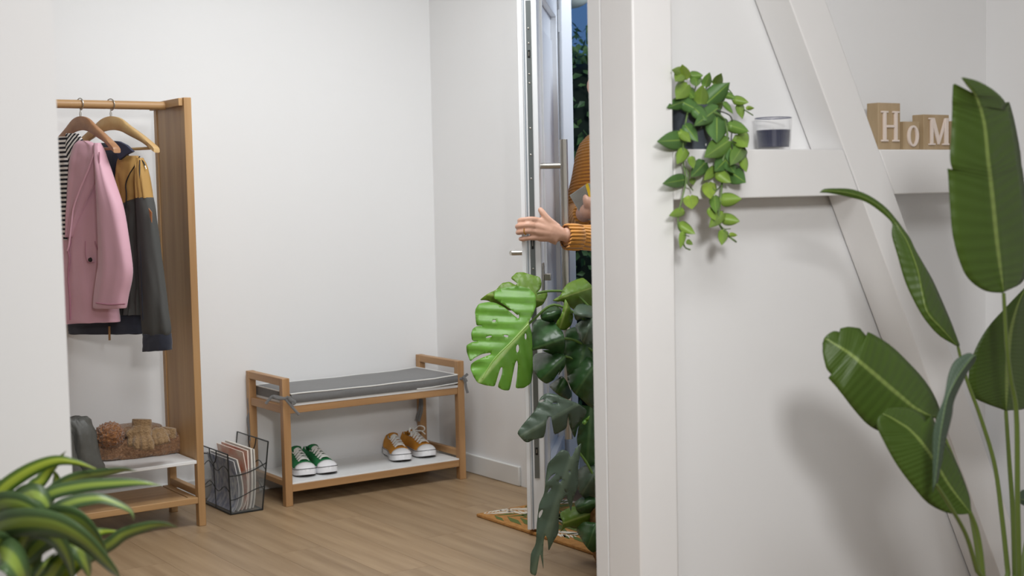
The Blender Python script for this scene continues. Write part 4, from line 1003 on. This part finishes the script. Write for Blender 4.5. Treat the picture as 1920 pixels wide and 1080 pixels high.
# ================================================================== TRAILING POTHOS ON THE SHELF
zp = lambda x, y: (1220 + x / 2.843, 100 + y / 2.843)
YPOT = YF + .052
pl_ = at(*zp(218, 505), 1, YPOT); pcx = pl_.x
pot_r = (at(*zp(308, 400), 1, YPOT).x - pcx) * .93
pth = thing('trailing_pothos', (pcx, YPOT, ZS1), 'trailing green pothos in a dark grey pot on the shelf beam', 'plant')
POTM = mat('charcoal_pot', (74, 80, 88), .45, var=.1, vscale=(12, 12, 12))
hp_ = at(*zp(300, 282), 1, YPOT).z - ZS1
MB().lathe([(pot_r * .86, 0), (pot_r * .9, .004), (pot_r, hp_ - .004), (pot_r, hp_), (pot_r * .92, hp_), (pot_r * .9, hp_ - .012), (0, hp_ - .014)], 40, (pcx, YPOT, ZS1)).build('pot', POTM, pth)
for dx, dy, ang in [(190, 318, .6), (176, 340, .5), (180, 362, .2), (178, 386, .5), (203, 345, -.3), (205, 378, .1), (228, 340, -.5), (214, 352, -.4), (230, 368, -.4), (226, 384, -.3), (190, 402, .3), (218, 492, 0), (204, 360, 0)]:
    p = at(*zp(dx, dy), 1, YPOT)
    a = math.asin(max(-1, min(1, (p.x - pcx) / pot_r * .8)))
    c = V((pcx + pot_r * .985 * math.sin(a), YPOT - pot_r * .985 * math.cos(a), p.z)); tg = V((math.cos(a), math.sin(a), 0)); d = V((0, 0, 1)) * math.cos(ang) + tg * math.sin(ang)
    MB().tube([c - d * .0028, c, c + d * .0028], [.0006, .0012, .0006], 6).build('painted_fleck', PIPE, pth)
PG = [leaf_mat('pothos_leaf_%d' % i, c, (132, 160, 74), .45, var=.12, sheen_bump=.1, blotch=30) for i, c in enumerate([(122, 152, 62), (98, 132, 58), (80, 116, 60), (140, 166, 66)])]
PL_ = [(180, 130, 168, 58, 28, 3), (215, 120, 280, 118, 20, 1), (170, 100, 112, 88, 22, 0), (240, 135, 245, 178, 26, 1), (292, 168, 315, 100, 20, 1), (350, 165, 378, 105, 22, 0), (310, 255, 422, 155, 44, 2), (265, 262, 275, 168, 34, 0), (190, 175, 135, 245, 38, 0), (165, 110, 130, 150, 28, 0), (172, 258, 85, 290, 28, 2), (172, 262, 272, 312, 32, 2), (345, 302, 230, 388, 36, 2), (352, 355, 352, 478, 50, 2), (355, 292, 384, 262, 16, 0), (395, 268, 440, 322, 13, 1), (448, 248, 523, 262, 20, 0), (472, 280, 490, 350, 19, 0), (515, 292, 553, 292, 10, 3), (400, 220, 456, 240, 15, 1), (425, 385, 525, 417, 28, 1), (468, 440, 516, 502, 38, 0), (190, 392, 252, 472, 28, 2), (162, 420, 213, 472, 24, 0), (168, 462, 32, 470, 42, 2), (180, 520, 140, 592, 26, 0), (215, 558, 228, 615, 17, 0), (402, 475, 284, 556, 46, 1), (425, 490, 432, 602, 32, 2), (482, 508, 424, 598, 34, 1), (488, 560, 510, 634, 20, 0), (412, 556, 340, 630, 40, 2), (282, 590, 214, 660, 34, 2), (342, 618, 283, 678, 22, 0), (362, 640, 428, 690, 28, 0), (425, 632, 508, 690, 42, 2), (310, 700, 318, 778, 32, 3), (222, 670, 228, 702, 15, 0), (172, 675, 62, 695, 30, 2), (340, 770, 348, 852, 24, 1), (385, 782, 486, 775, 30, 0), (212, 768, 220, 832, 34, 3), (168, 842, 97, 866, 20, 0), (392, 882, 476, 896, 26, 0), (378, 860, 310, 930, 26, 0), (322, 830, 345, 892, 22, 0), (160, 915, 238, 964, 22, 0), (172, 962, 158, 1042, 15, 0), (388, 952, 378, 1024, 22, 0), (425, 966, 463, 970, 10, 3), (195, 1002, 226, 1020, 11, 0), (200, 200, 232, 240, 26, 1), (240, 300, 300, 360, 30, 2), (395, 560, 450, 640, 30, 2)]
def pdepth(x, y):        # y plane: over the shelf edge it hangs in front of the beam
    if y < 300: return YPOT - .03 - .012 * math.sin(x * .05)
    return min(YPOT - .04, YF - .012 - .018 * abs(math.sin(x * .06 + y * .013)))
for i, (bx_, by_, tx, ty, hw, mi) in enumerate(PL_):
    hw *= 1.2
    yb_ = pdepth(bx_, by_); tl_ = (-.03 + .012 * math.sin(i * 2.1))
    dv = V((tx - bx_, ty - by_)); ln = dv.length; dv.normalize(); pv = V((-dv.y, dv.x)); mb = MB(); rows = []
    prof = [(-.10, .4), (-.06, .82), (.05, .99), (.2, 1.04), (.4, .98), (.6, .78), (.8, .43), (.93, .15), (1., .01)]
    if bx_ < 140 and by_ < 300: pass
    for t, wv in spline(prof, 16):
        row = []
        for k in range(-4, 5):
            q = k / 4
            # heart: the lobes reach back beside the stalk
            tt = t - (.10 * (1 - abs(2 * abs(q) - 1)) if t < 0 else 0)
            x = bx_ + dv.x * ln * tt + pv.x * hw * wv * q; y = by_ + dv.y * ln * tt + pv.y * hw * wv * q
            yy = yb_ + tl_ * max(0, t) + .007 * (abs(q) * wv) ** 1.6 * hw / 30 
            yy = min(yy, YF - .004) if y > 510 else yy
            row.append(at(*zp(x, y), 1, yy)); mb.a.append((q, max(0, t), 0))
        rows.append(row)
    mb.grid(rows).build('leaf', PG[mi], pth, solid=.0006, smooth=180)
VST = mat('pothos_vine', (98, 124, 66), .6); VSD = mat('pothos_wire', (50, 56, 44), .6)
def vine(pts, r=.0014, m=VST):
    P = [at(*zp(x, y), 1, pdepth(x, y) if y > 300 else YPOT - .02) for x, y in spline(pts, 30)]
    MB().tube(P, r, 6).build('vine', m, pth)
vine([(200, 300), (178, 420), (172, 520), (176, 600), (188, 680), (166, 780), (150, 850), (146, 920), (166, 965), (180, 1030), (210, 1047)], .0018)
vine([(280, 300), (370, 330), (405, 390), (405, 480), (380, 600), (380, 700), (370, 800), (362, 900), (400, 960), (455, 1005)], .0022)
vine([(230, 290), (330, 150), (400, 215), (470, 280), (545, 330)])
vine([(300, 290), (420, 330), (432, 400), (430, 470), (440, 540)], .0014, VSD)
vine([(440, 470), (503, 510), (500, 580), (455, 615)], .0014, VSD)
vine([(190, 290), (190, 200), (170, 130)]); vine([(215, 290), (235, 200), (245, 140), (215, 120)]); vine([(250, 290), (300, 200), (360, 150)]); vine([(320, 145), (390, 170), (435, 215)])
vine([(176, 600), (200, 640), (195, 690), (225, 730)]); vine([(380, 700), (345, 730), (320, 700)]); vine([(165, 965), (205, 975)], .001); vine([(362, 900), (390, 935), (425, 935)], .001)

# ================================================================== CANDLE GLASS
YC = YF + .05
cl_ = at(1422.5, 225, 1, YC); cr_ = at(1476.5, 225, 1, YC); cz = at(1449, 221, 1, YC).z
ccx = (cl_.x + cr_.x) / 2; crd = (cr_.x - cl_.x) / 2 * .93; ch_ = cz - ZS1
cnd = thing('candle_glass', (ccx, YC, ZS1), 'ribbed glass jar with dark blue candle wax on the shelf', 'candle')
GLS = mat('clear_glass', (240, 242, 246), .08)
N, L, b = nodes(GLS); tr = N.new('ShaderNodeBsdfTransparent'); mx = N.new('ShaderNodeMixShader'); fz = N.new('ShaderNodeLayerWeight'); fz.inputs[0].default_value = .35
rp = N.new('ShaderNodeMapRange'); rp.inputs[3].default_value = .02; rp.inputs[4].default_value = .28
L.new(fz.outputs['Facing'], rp.inputs[0]); L.new(rp.outputs[0], mx.inputs[0]); L.new(tr.outputs[0], mx.inputs[1]); L.new(b.outputs[0], mx.inputs[2]); L.new(mx.outputs[0], N['Material Output'].inputs[0])
rib = lambda a, z: .018 * math.cos(a * 34) if .006 < z < ch_ - .006 else 0
MB().lathe([(crd * .84, .0), (crd * .9, .003), (crd * .92, ch_ * .3), (crd * .99, ch_ - .005), (crd, ch_), (crd * .95, ch_), (crd * .93, ch_ - .004), (crd * .86, ch_ * .3), (crd * .84, .006), (0, .006)], 136, (ccx, YC, ZS1), wob=rib).build('glass', GLS, cnd, smooth=60)
MB().lathe([(crd * .83, .0068), (crd * .855, ch_ * .3), (crd * .9, ch_ * .62), (0, ch_ * .62)], 40, (ccx, YC, ZS1)).build('wax', mat('navy_wax', (22, 27, 58), .35), cnd)
MB().tube([(ccx + crd * .96 * math.cos(a), YC + crd * .96 * math.sin(a), ZS1 + ch_ - .0005) for a in [2 * PI * k / 40 for k in range(40)]], .0011, 6, loop=True).build('blue_rim', mat('blue_rim_glaze', (38, 48, 96), .3), cnd)
MB().tube([(ccx, YC, ZS1 + ch_ * .6), (ccx, YC, ZS1 + ch_ * .6 + .008)], .001, 6).build('wick', PIPE, cnd)

# ================================================================== LETTER BLOCKS
YBk = YF + .016
BWD = mat('block_wood', (182, 160, 128), .6, c2=(164, 140, 106), vscale=(30, 30, 6)); LTW = mat('letter_white', (226, 212, 202), .6)
def letter(ch, x0, x1_, z0, z1, parent):
    y1_ = YBk; d = .006; sx = (x1_ - x0); sz = z1 - z0; s = sx * .2; sf = sz * .055
    mb = MB()
    def bxx(a, b_, c, e_): mb.box(x0 + a * sx, x0 + b_ * sx, y1_ - d, y1_, z0 + c * sz, z0 + e_ * sz)
    def pol(P): mb.prism([(x0 + a * sx, y1_ - d + .0004 * (1 + len(mb.v) % 3), z0 + c * sz) for a, c in P], (0, d - .0012, 0))
    if ch == 'H':
        for a in (.0, .64): bxx(a + .11, a + .25, .045, .955); bxx(a, a + .36, 0, .06); bxx(a, a + .36, .94, 1)
        bxx(.27, .73, .46, .54)
    elif ch == 'M':
        bxx(.08, .19, .045, .955); bxx(0, .3, 0, .06); bxx(.0, .2, .94, 1)
        bxx(.79, .95, .045, .955); bxx(.68, 1., 0, .06); bxx(.8, 1, .94, 1)
        pol([(.08, 1), (.26, 1), (.56, .14), (.44, .02)]); pol([(.44, .02), (.52, .02), (.93, 1), (.8, 1)])
    elif ch == 'E':
        bxx(.12, .32, .0, 1); bxx(0, .95, 0, .07); bxx(0, .95, .93, 1); bxx(.3, .7, .46, .54); bxx(.85, .95, 0, .25); bxx(.85, .95, .75, 1)
    else:
        n = 36; ro = []; 
        for k in range(n):
            a = 2 * PI * k / n; ct, st = math.cos(a), math.sin(a)
            ox, oz = x0 + sx * (.5 + .5 * ct), z0 + sz * (.5 + .5 * st); ixx, iz = x0 + sx * (.5 + .29 * ct), z0 + sz * (.5 + .40 * st)
            ro.append([V((ox, y1_ - d, oz)), V((ixx, y1_ - d, iz)), V((ixx, y1_, iz)), V((ox, y1_, oz))])
        mb.rings(ro, loop=True)
    mb.build('letter', LTW, parent, bevel=.0008)
for ch, pxs, ptop, lx, lyt, lyb, lab in [('H', (1647, 1688), 193, (1651, 1683.5), 208, 265.5, 'tallest wooden block with raised white letter H on the shelf'),
                                        ('o', (1694.5, 1723.5), 228, (1700, 1720), 235, 275, 'smallest wooden block with raised white letter o between H and M'),
                                        ('M', (1732, 1779.5), 215, (1740, 1777), 221, 272, 'wooden block with raised white letter M'),
                                        ('E', (1788, 1816), 227, (1793, 1812), 235, 274, 'wooden block with letter E mostly hidden behind the big leaf')]:
    xa = at(pxs[0], 270, 1, YBk).x; xb = at(pxs[1], 270, 1, YBk).x; zt_ = at((pxs[0] + pxs[1]) / 2, ptop, 1, YBk).z
    root = thing('letter_block', ((xa + xb) / 2, YBk + .03, ZS1), lab, 'letter block', 'HoME letter blocks')
    MB().box(xa, xb, YBk, YBk + .036, ZS1 + .0003, zt_).build('block', BWD, root, bevel=.0012)
    letter(ch, at(lx[0], 250, 1, YBk).x, at(lx[1], 250, 1, YBk).x, at(lx[0], lyb, 1, YBk).z, at(lx[0], lyt, 1, YBk).z, root)

# ================================================================== DRACAENA (front left)
DRM = leaf_mat('dracaena_leaf', (82, 108, 66), None, .42, stripe=(142, 164, 74), stripe_w=.46, var=.2)
DRB = leaf_mat('dracaena_leaf_bright', (84, 112, 40), None, .45, stripe=(158, 174, 60), stripe_w=.55, var=.15)
zd = lambda x, y: (x / 4.32, 830 + y / 4.32)
DD = 2.25
cr0 = atd(*zd(120, 980), DD)
drc = thing('dracaena_plant', (cr0.x, cr0.y, 0), 'striped dracaena with long arching leaves in a pot by the wall end', 'plant')
MB().lathe([(.09, 0), (.1, .01), (.125, .3), (.13, .31), (.12, .31), (.115, .29), (0, .285)], 36, (cr0.x, cr0.y, 0)).build('pot', potm, drc)
MB().tube([(cr0.x, cr0.y, .28), (cr0.x, cr0.y, cr0.z - .02)], .014, 10).build('stem', mat('dracaena_stem', (120, 104, 70), .8), drc)
DL = [([(120, 980), (20, 520), (0, 400), (200, 250), (430, 155), (600, 160), (775, 210)], 40, 0, -.05, 3),
      ([(200, 900), (320, 520), (420, 400), (600, 290), (850, 240), (1000, 212), (1110, 226)], 30, .05, 0, 0),
      ([(200, 900), (300, 560), (400, 420), (650, 350), (950, 325), (1150, 328), (1310, 355)], 36, .0, 0, 0),
      ([(220, 900), (340, 700), (440, 560), (560, 490), (720, 460), (860, 468), (1050, 550), (1085, 635)], 36, -.05, 0, 0),
      ([(60, 960), (-60, 740), (40, 670), (250, 645), (480, 680), (700, 800), (900, 1000), (990, 1110)], 72, -.16, 0, 0),
      ([(300, 1000), (600, 980), (870, 830), (1000, 735), (1200, 672), (1330, 662), (1430, 686)], 34, .02, 0, 0),
      ([(240, 1200), (380, 1100), (470, 990), (560, 890), (600, 850)], 46, -.05, 1, 0),
      ([(360, 1250), (520, 1080), (620, 990), (720, 920), (800, 880)], 40, -.02, 1, 0),
      ([(140, 900), (240, 420), (330, 310), (390, 220), (460, 150), (535, 70)], 32, .08, 1, 0),
      ([(120, 980), (-40, 620), (0, 500), (120, 490), (250, 540), (360, 610), (420, 700)], 62, -.09, 0, 0),
      ([(140, 920), (160, 520), (240, 430), (330, 450), (390, 520), (400, 600)], 60, -.04, 0, 0),
      ([(300, 900), (600, 740), (780, 725), (860, 715), (970, 722)], 24, .03, 1, 0),
      ([(100, 1000), (60, 840), (130, 720), (260, 600), (330, 560)], 44, -.02, 0, 0),
      ([(160, 1150), (230, 1000), (280, 850), (300, 740)], 60, .0, 0, 0),
      ([(-60, 1000), (-20, 900), (80, 930), (170, 1080), (200, 1200)], 90, -.2, 0, 0),
      ([(260, 1200), (310, 1060), (370, 970), (460, 890)], 18, -.06, 0, 0),
      ([(120, 900), (340, 660), (480, 600), (640, 640), (780, 760), (880, 900)], 60, -.08, 0, 0),
      ([(150, 1000), (380, 780), (520, 760), (640, 860), (700, 1000), (720, 1110)], 60, -.11, 0, 0),
      ([(140, 980), (60, 700), (20, 600), (-120, 560), (-300, 640)], 50, .0, 0, 0),
      ([(140, 980), (100, 600), (60, 420), (-60, 330), (-260, 330)], 45, .05, 0, 0),
      ([(120, 980), (200, 760), (320, 700), (460, 780), (560, 960), (600, 1150)], 55, -.14, 0, 0),
      ([(120, 980), (40, 860), (-20, 800), (-160, 840), (-300, 1000)], 60, -.14, 0, 0),
      ([(140, 950), (420, 420), (460, 300), (440, 220)], 26, .1, 1, 0)]
for i, (pts, hw, dz, br_, _) in enumerate(DL):
    S = spline(pts, 40); mb = MB(); rows = []
    for k, (x, y) in enumerate(S):
        t = k / 39; x2_, y2_ = S[min(k + 1, 39)]; x1_, y1_ = S[max(k - 1, 0)]
        d = V((x2_ - x1_, y2_ - y1_)); d = d.normalized() if d.length else V((1, 0)); pv = V((-d.y, d.x))
        wv = hw * (math.sin(PI * min(1, t * .88 + .12)) ** .75) * (1 if t < .9 else max(.03, (1 - t) / .1)); wv *= 1.85 * (1 - t) ** .3 if t < 1 else .05
        x += 4 * math.sin(t * 9 + i); y += 5 * math.sin(t * 7 + 2 * i); row = []
        for q in (-1, -.5, -.15, 0, .15, .5, 1):
            dd = DD + dz * math.sin(t * PI * .8) + .005 * abs(q) * hw / 60 + q * (.022 * math.sin(i * 1.7)) * hw / 60 - .01 * math.sin(t * PI)
            row.append(atd(*zd(x + pv.x * wv * q, y + pv.y * wv * q), dd)); mb.a.append((q, t, 0))
        rows.append(row)
    mb.grid(rows).build('leaf', DRB if br_ else DRM, drc, solid=.001, smooth=180)

# ================================================================== PERSON IN THE DOORWAY
SKIN = mat('skin', (204, 158, 134), .5, var=.06, vscale=(30, 30, 30), bump=.06, bscale=(90, 90, 60))
SWE = ribbed('mustard_rib_knit', (216, 146, 58), (.2, .2, 1), 85, .9)
c = V((3.48, 4.198, 0)); fd = V((-.75, -.66, 0)).normalized(); ld = V((.66, -.75, 0)).normalized()
def bp_(f_, l_, z): return c + fd * f_ + ld * l_ + V((0, 0, z))
person = thing('person', (c.x, c.y, 0), 'person in a mustard ribbed sweater pushing the door open, holding a grey packet', 'person')
zh = lambda py, d: CC.z  # unused
DH = (V((Pe.x, Pe.y, 1.19)) - CC).dot(CF)          # depth of the door edge
hand = lambda x, y, dz=0.: atd(x, y, DH - .026 + dz)
wrist = hand(1060, 441, -.004)
elbow = atd(1250, 452, 4.93); lsh = bp_(0, .175, 1.37); rsh = bp_(0, -.155, 1.36)
rhand = atd(1103, 396, 5.12); rel = V((3.36, 4.44, 1.10))
body = MB()
headc = bp_(.05, -.085, 1.62)
body.ball(headc, .1, 24, 18, (.86, .86, 1.2))
hf = (fd - ld * .1).normalized(); hs_ = V((-hf.y, hf.x, 0))
body.ball(headc + hf * .035 + V((0, 0, -.055)), .066, 16, 12, (1, 1, 1.0))             # jaw
body.tube([headc + hf * .082 + V((0, 0, .03)), headc + hf * .104 + V((0, 0, -.008)), headc + hf * .088 + V((0, 0, -.022))], [.009, .014, .012], 8)   # nose
body.tube([headc + hf * .092 + hs_ * .024 + V((0, 0, -.05)), headc + hf * .1 + V((0, 0, -.05)), headc + hf * .092 - hs_ * .024 + V((0, 0, -.05))], [.005, .009, .005], 8)  # lips
for s in (1, -1): body.ball(headc + hs_ * .088 * s + V((0, 0, -.005)) - hf * .005, .026, 10, 8, (.6, .6, 1.25))          # ears
body.tube([bp_(.0, -.03, 1.36), bp_(.02, -.06, 1.47), headc + V((0, 0, -.06))], [.066, .056, .055], 14)
body.tube([bp_(0, 0, .92), bp_(0, 0, 1.05), bp_(.01, 0, 1.25), bp_(.0, -.01, 1.33), bp_(0, -.01, 1.38)], [.135, .125, .14, .12, .07], 20)
def limb(P, R_, n=14):
    q = spline([tuple(p) + (r,) for p, r in zip(P, R_)], 18); body.tube([V(p[:3]) for p in q], [p[3] for p in q], n)
limb([bp_(0, .09, 1.35), lsh, lsh.lerp(elbow, .5), elbow], [.05, .052, .046, .04])
limb([elbow, elbow.lerp(wrist, .35), elbow.lerp(wrist, .8), wrist], [.04, .041, .031, .027])
limb([bp_(0, -.09, 1.35), rsh, rsh.lerp(rel, .5), rel], [.05, .052, .046, .04])
limb([rel, rel.lerp(rhand, .4), rhand.lerp(rel, .2), rhand], [.04, .04, .03, .026])
for s in (1, -1):
    limb([bp_(0, .09 * s, .95), bp_(.03, .1 * s, .5), bp_(0, .1 * s, .1)], [.095, .062, .045])
    body.tube([bp_(-.05, .1 * s, .045), bp_(.06, .1 * s, .04), bp_(.17, .11 * s, .028)], [.038, .04, .026], 12)
# left hand on the door edge
kn = [hand(1012, 414, -.002), hand(1006, 424, -.008), hand(1004, 434, -.008), hand(1010, 446, -.002)]
for k, r in zip(kn, (.0145, .015, .0145, .0135)):
    body.tube([wrist.lerp(k, -.1) , wrist.lerp(k, .5) + CF * -.004, k], [.02, .019, r], 12)
body.tube([hand(1046, 432), hand(1022, 424, -.004)], [.024, .02], 12); body.tube([hand(1046, 448), hand(1022, 440, -.004)], [.024, .019], 12)
fg = [[(1012, 414, -.002), (994, 411, -.012), (979, 413, .0), (974, 414, .03), (976, 414, .05)], [(1006, 424, -.008), (990, 422, -.018), (975, 424, -.002), (970, 425, .03), (973, 425, .055)], [(1004, 434, -.008), (990, 433, -.016), (976, 435, -.002), (971, 436, .03), (974, 436, .052)], [(1010, 446, -.002), (995, 446, -.010), (982, 448, .0), (976, 448, .024), (977, 448, .042)]]
for ch, r in zip(fg, (.0102, .0106, .0102, .009)):
    q = spline(ch, 16); body.tube([hand(*p) for p in q], [r * (1.08 - .25 * i / 15 + .06 * math.sin(i * .9)) for i in range(16)], 10)
q = spline([(1044, 428, 0), (1030, 414, -.008), (1020, 402, -.004), (1011, 390, .006)], 14)
body.tube([hand(*p) for p in q], [.018, .017, .016, .015, .0135, .0128, .0122, .0118, .0116, .0114, .011, .0102, .009, .006], 10)
# right hand round the packet
rk = rhand
for k, (dx, dy) in enumerate([(-6, -22), (2, -18), (9, -14), (15, -9)]):
    P = [rk + CR * (.002 * k), atd(1103 + dx * .6, 396 + dy * .5, 5.09), atd(1103 + dx, 396 + dy, 5.085), atd(1103 + dx + 1, 396 + dy - 7, 5.10)]
    body.tube([V(p) for p in spline(P, 10)], [.014, .013, .0118, .011, .0105, .0102, .010, .0098, .0092, .007], 10)
body.ball(rk, .034, 14, 10, (1, 1, .9)); body.tube([rk, atd(1122, 385, 5.1), atd(1124, 374, 5.1)], [.014, .012, .009], 10)
bo = body.build('body', SKIN, person, smooth=180); remesh(bo, .0034, 5)
bo['label'] = 'bare hand with a gold ring on the door edge, face and body'
# sweater
sw = MB()
def sl_(P, R_, n=16):
    q = spline([tuple(p) + (r,) for p, r in zip(P, R_)], 20); sw.tube([V(p[:3]) for p in q], [p[3] for p in q], n)
sw.tube([bp_(0, 0, .86), bp_(0, 0, 1.0), bp_(.01, 0, 1.22), bp_(.0, -.01, 1.32), bp_(.01, -.03, 1.41)], [.165, .16, .165, .14, .075], 24)
cuffE = atd(1063, 444, DH - .03)
sl_([bp_(0, .08, 1.34), lsh, lsh.lerp(elbow, .5), elbow], [.075, .078, .07, .062])
sl_([elbow, elbow.lerp(cuffE, .4), elbow.lerp(cuffE, .75), cuffE], [.062, .058, .047, .043])
sl_([bp_(0, -.08, 1.34), rsh, rsh.lerp(rel, .5), rel], [.075, .078, .068, .06])
re_ = rhand.lerp(rel, .32)
sl_([rel, rel.lerp(re_, .5), re_], [.06, .054, .044])
so = sw.build('sweater', SWE, person, smooth=180); remesh(so, .007, 3)
so['label'] = 'mustard ribbed knit sweater'
CUF = ribbed('mustard_cuff_knit', (218, 148, 60), tuple(CU), 78, 1.0)
dirc = (elbow - cuffE).normalized()
def rc(k): return .0445 + .0016 * math.cos(k * 22)
up2 = (CU - dirc * CU.dot(dirc)).normalized(); sd2 = dirc.cross(up2); rr = []
for t, f_ in ((-.006, .86), (-.004, 1.), (.03, 1.03), (.05, 1.0)):
    rr.append([cuffE + dirc * t + (up2 * math.cos(2 * PI * j / 132) + sd2 * math.sin(2 * PI * j / 132)) * rc(2 * PI * j / 132) * f_ for j in range(132)])
MB().rings(rr, caps=False).build('cuff', CUF, so, solid=.002, smooth=180)
# trousers, shoes, hair, ring
tr2 = MB()
for s in (1, -1):
    q = spline([tuple(bp_(0, .07 * s, .96)) + (.115,), tuple(bp_(.03, .1 * s, .5)) + (.085,), tuple(bp_(0, .1 * s, .07)) + (.07,)], 14)
    tr2.tube([V(p[:3]) for p in q], [p[3] for p in q], 16)
tr2.tube([bp_(0, 0, .85), bp_(0, 0, 1.0)], [.15, .15], 18)
t_o = tr2.build('trousers', mat('dark_denim', (42, 50, 66), .9), person, smooth=180); remesh(t_o, .009, 3)
for s in (1, -1):
    MB().ball(bp_(.06, .105 * s, .05), .055, 16, 10, (1.6, 1.6, .9)).build('shoe', mat('brown_shoe', (84, 60, 42), .6), person, smooth=180)
MB().ball(headc - hf * .014 + V((0, 0, .022)), .112, 30, 20, (.9, .9, 1.12), lambda d: (1 + .05 * noise.noise(d * 9)) * (1 if (d.z > .12 or d.dot(-hf) > .1) else .78)).build('hair', mat('grey_brown_hair', (92, 80, 70), .8, bump=.6, bscale=(20, 20, 200)), person, smooth=180)
for s in (1, -1):
    MB().ball(headc + hf * .088 + hs_ * .032 * s + V((0, 0, .012)), .0115, 10, 8).build('eye', mat('eye_white', (222, 218, 212), .3), person)
rg = spline(fg[2], 16); p0, p1 = hand(*rg[5]), hand(*rg[6]); dd = (p1 - p0).normalized()
up3 = (CU - dd * CU.dot(dd)).normalized(); s3 = dd.cross(up3)
o = MB().tube([p0 + (up3 * math.cos(a) + s3 * math.sin(a)) * .0112 for a in [2 * PI * k / 24 for k in range(24)]], .0018, 8, loop=True).build('finger_ring', mat('gold', (222, 176, 84), .2, metal=1), person)
o['label'] = 'thin gold ring'
# packet held in the other hand
PK = mat('grey_mailer', (158, 158, 150), .4, var=.12, vscale=(20, 20, 20), bump=.4, bscale=(18, 18, 18))
pk_pts = [(1068, 366, 5.13), (1102, 343, 5.10), (1128, 352, 5.11), (1130, 395, 5.13), (1108, 414, 5.13), (1093, 408, 5.13)]
pk = MB().prism([atd(*p) for p in pk_pts], CF * .012).build('mail_packet', PK, bevel=.003)
tag(pk, 'crumpled grey mailing packet with yellow strip held against the sweater', 'packet')
MB().prism([atd(*p) for p in [(1097.5, 346.2, 5.097), (1102.5, 343, 5.095), (1112, 376, 5.105), (1107, 380, 5.107)]], CF * -.002).build('yellow_strip', mat('yellow_print', (236, 200, 40), .5), pk, smooth=0)

# ================================================================== OUTDOORS
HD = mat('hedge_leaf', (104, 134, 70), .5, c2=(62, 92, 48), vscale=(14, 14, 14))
hc = V((4.62, 6.05, 0))
hdg = thing('garden_hedge', tuple(hc), 'dark leafy hedge outside the open door', 'hedge')
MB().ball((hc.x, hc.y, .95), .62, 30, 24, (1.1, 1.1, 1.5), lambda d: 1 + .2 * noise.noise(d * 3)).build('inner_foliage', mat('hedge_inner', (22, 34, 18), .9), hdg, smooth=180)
mb = MB()
for i in range(6500):
    d = V((random.gauss(0, 1), random.gauss(0, 1), random.gauss(0, 1))).normalized()
    if d.dot(V((-.6, -.8, 0))) < -.45: continue
    k = .62 * (1 + .2 * noise.noise(d * 3)) * random.uniform(1.02, 1.2)
    p = V((hc.x + d.x * k * 1.1, hc.y + d.y * k * 1.1, .95 + d.z * k * 1.5))
    if p.z < .02: continue
    ax_ = (V((random.uniform(-1, 1), random.uniform(-1, 1), random.uniform(-1.2, .3)))).normalized(); nrm_ = (d + V((random.uniform(-.6, .6), random.uniform(-.6, .6), random.uniform(-.2, .9)))).normalized()
    sd = ax_.cross(nrm_).normalized(); l_ = random.uniform(.035, .06); w_ = l_ * .36; b_ = len(mb.v)
    mb.v += [p - ax_ * l_ * .5, p + sd * w_ - ax_ * .1 * l_, p + ax_ * l_ * .6 - nrm_ * l_ * .15, p - sd * w_ - ax_ * .1 * l_, p + nrm_ * -.006]
    mb.f += [(b_, b_ + 1, b_ + 4), (b_ + 1, b_ + 2, b_ + 4), (b_ + 2, b_ + 3, b_ + 4), (b_ + 3, b_, b_ + 4)]
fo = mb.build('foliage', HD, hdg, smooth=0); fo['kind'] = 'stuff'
MB().tube([(hc.x, hc.y, 0), (hc.x, hc.y, .9)], .04, 8).build('trunk', mat('bark', (70, 54, 40), .9), hdg)
# porch lamp shade above the doorway
lp = atd(1072, -22, 5.95)
pl2 = thing('porch_lamp', (lp.x, lp.y, lp.z), 'round pale glass porch lamp hanging above the doorway', 'lamp')
MB().ball(lp, .095, 28, 18, (1, 1, .9)).build('globe', mat('opal_glass', (206, 216, 208), .3), pl2, smooth=180)
MB().tube([lp + V((0, 0, .08)), lp + V((0, 0, .6))], .008, 8).build('rod', M_DARK, pl2)
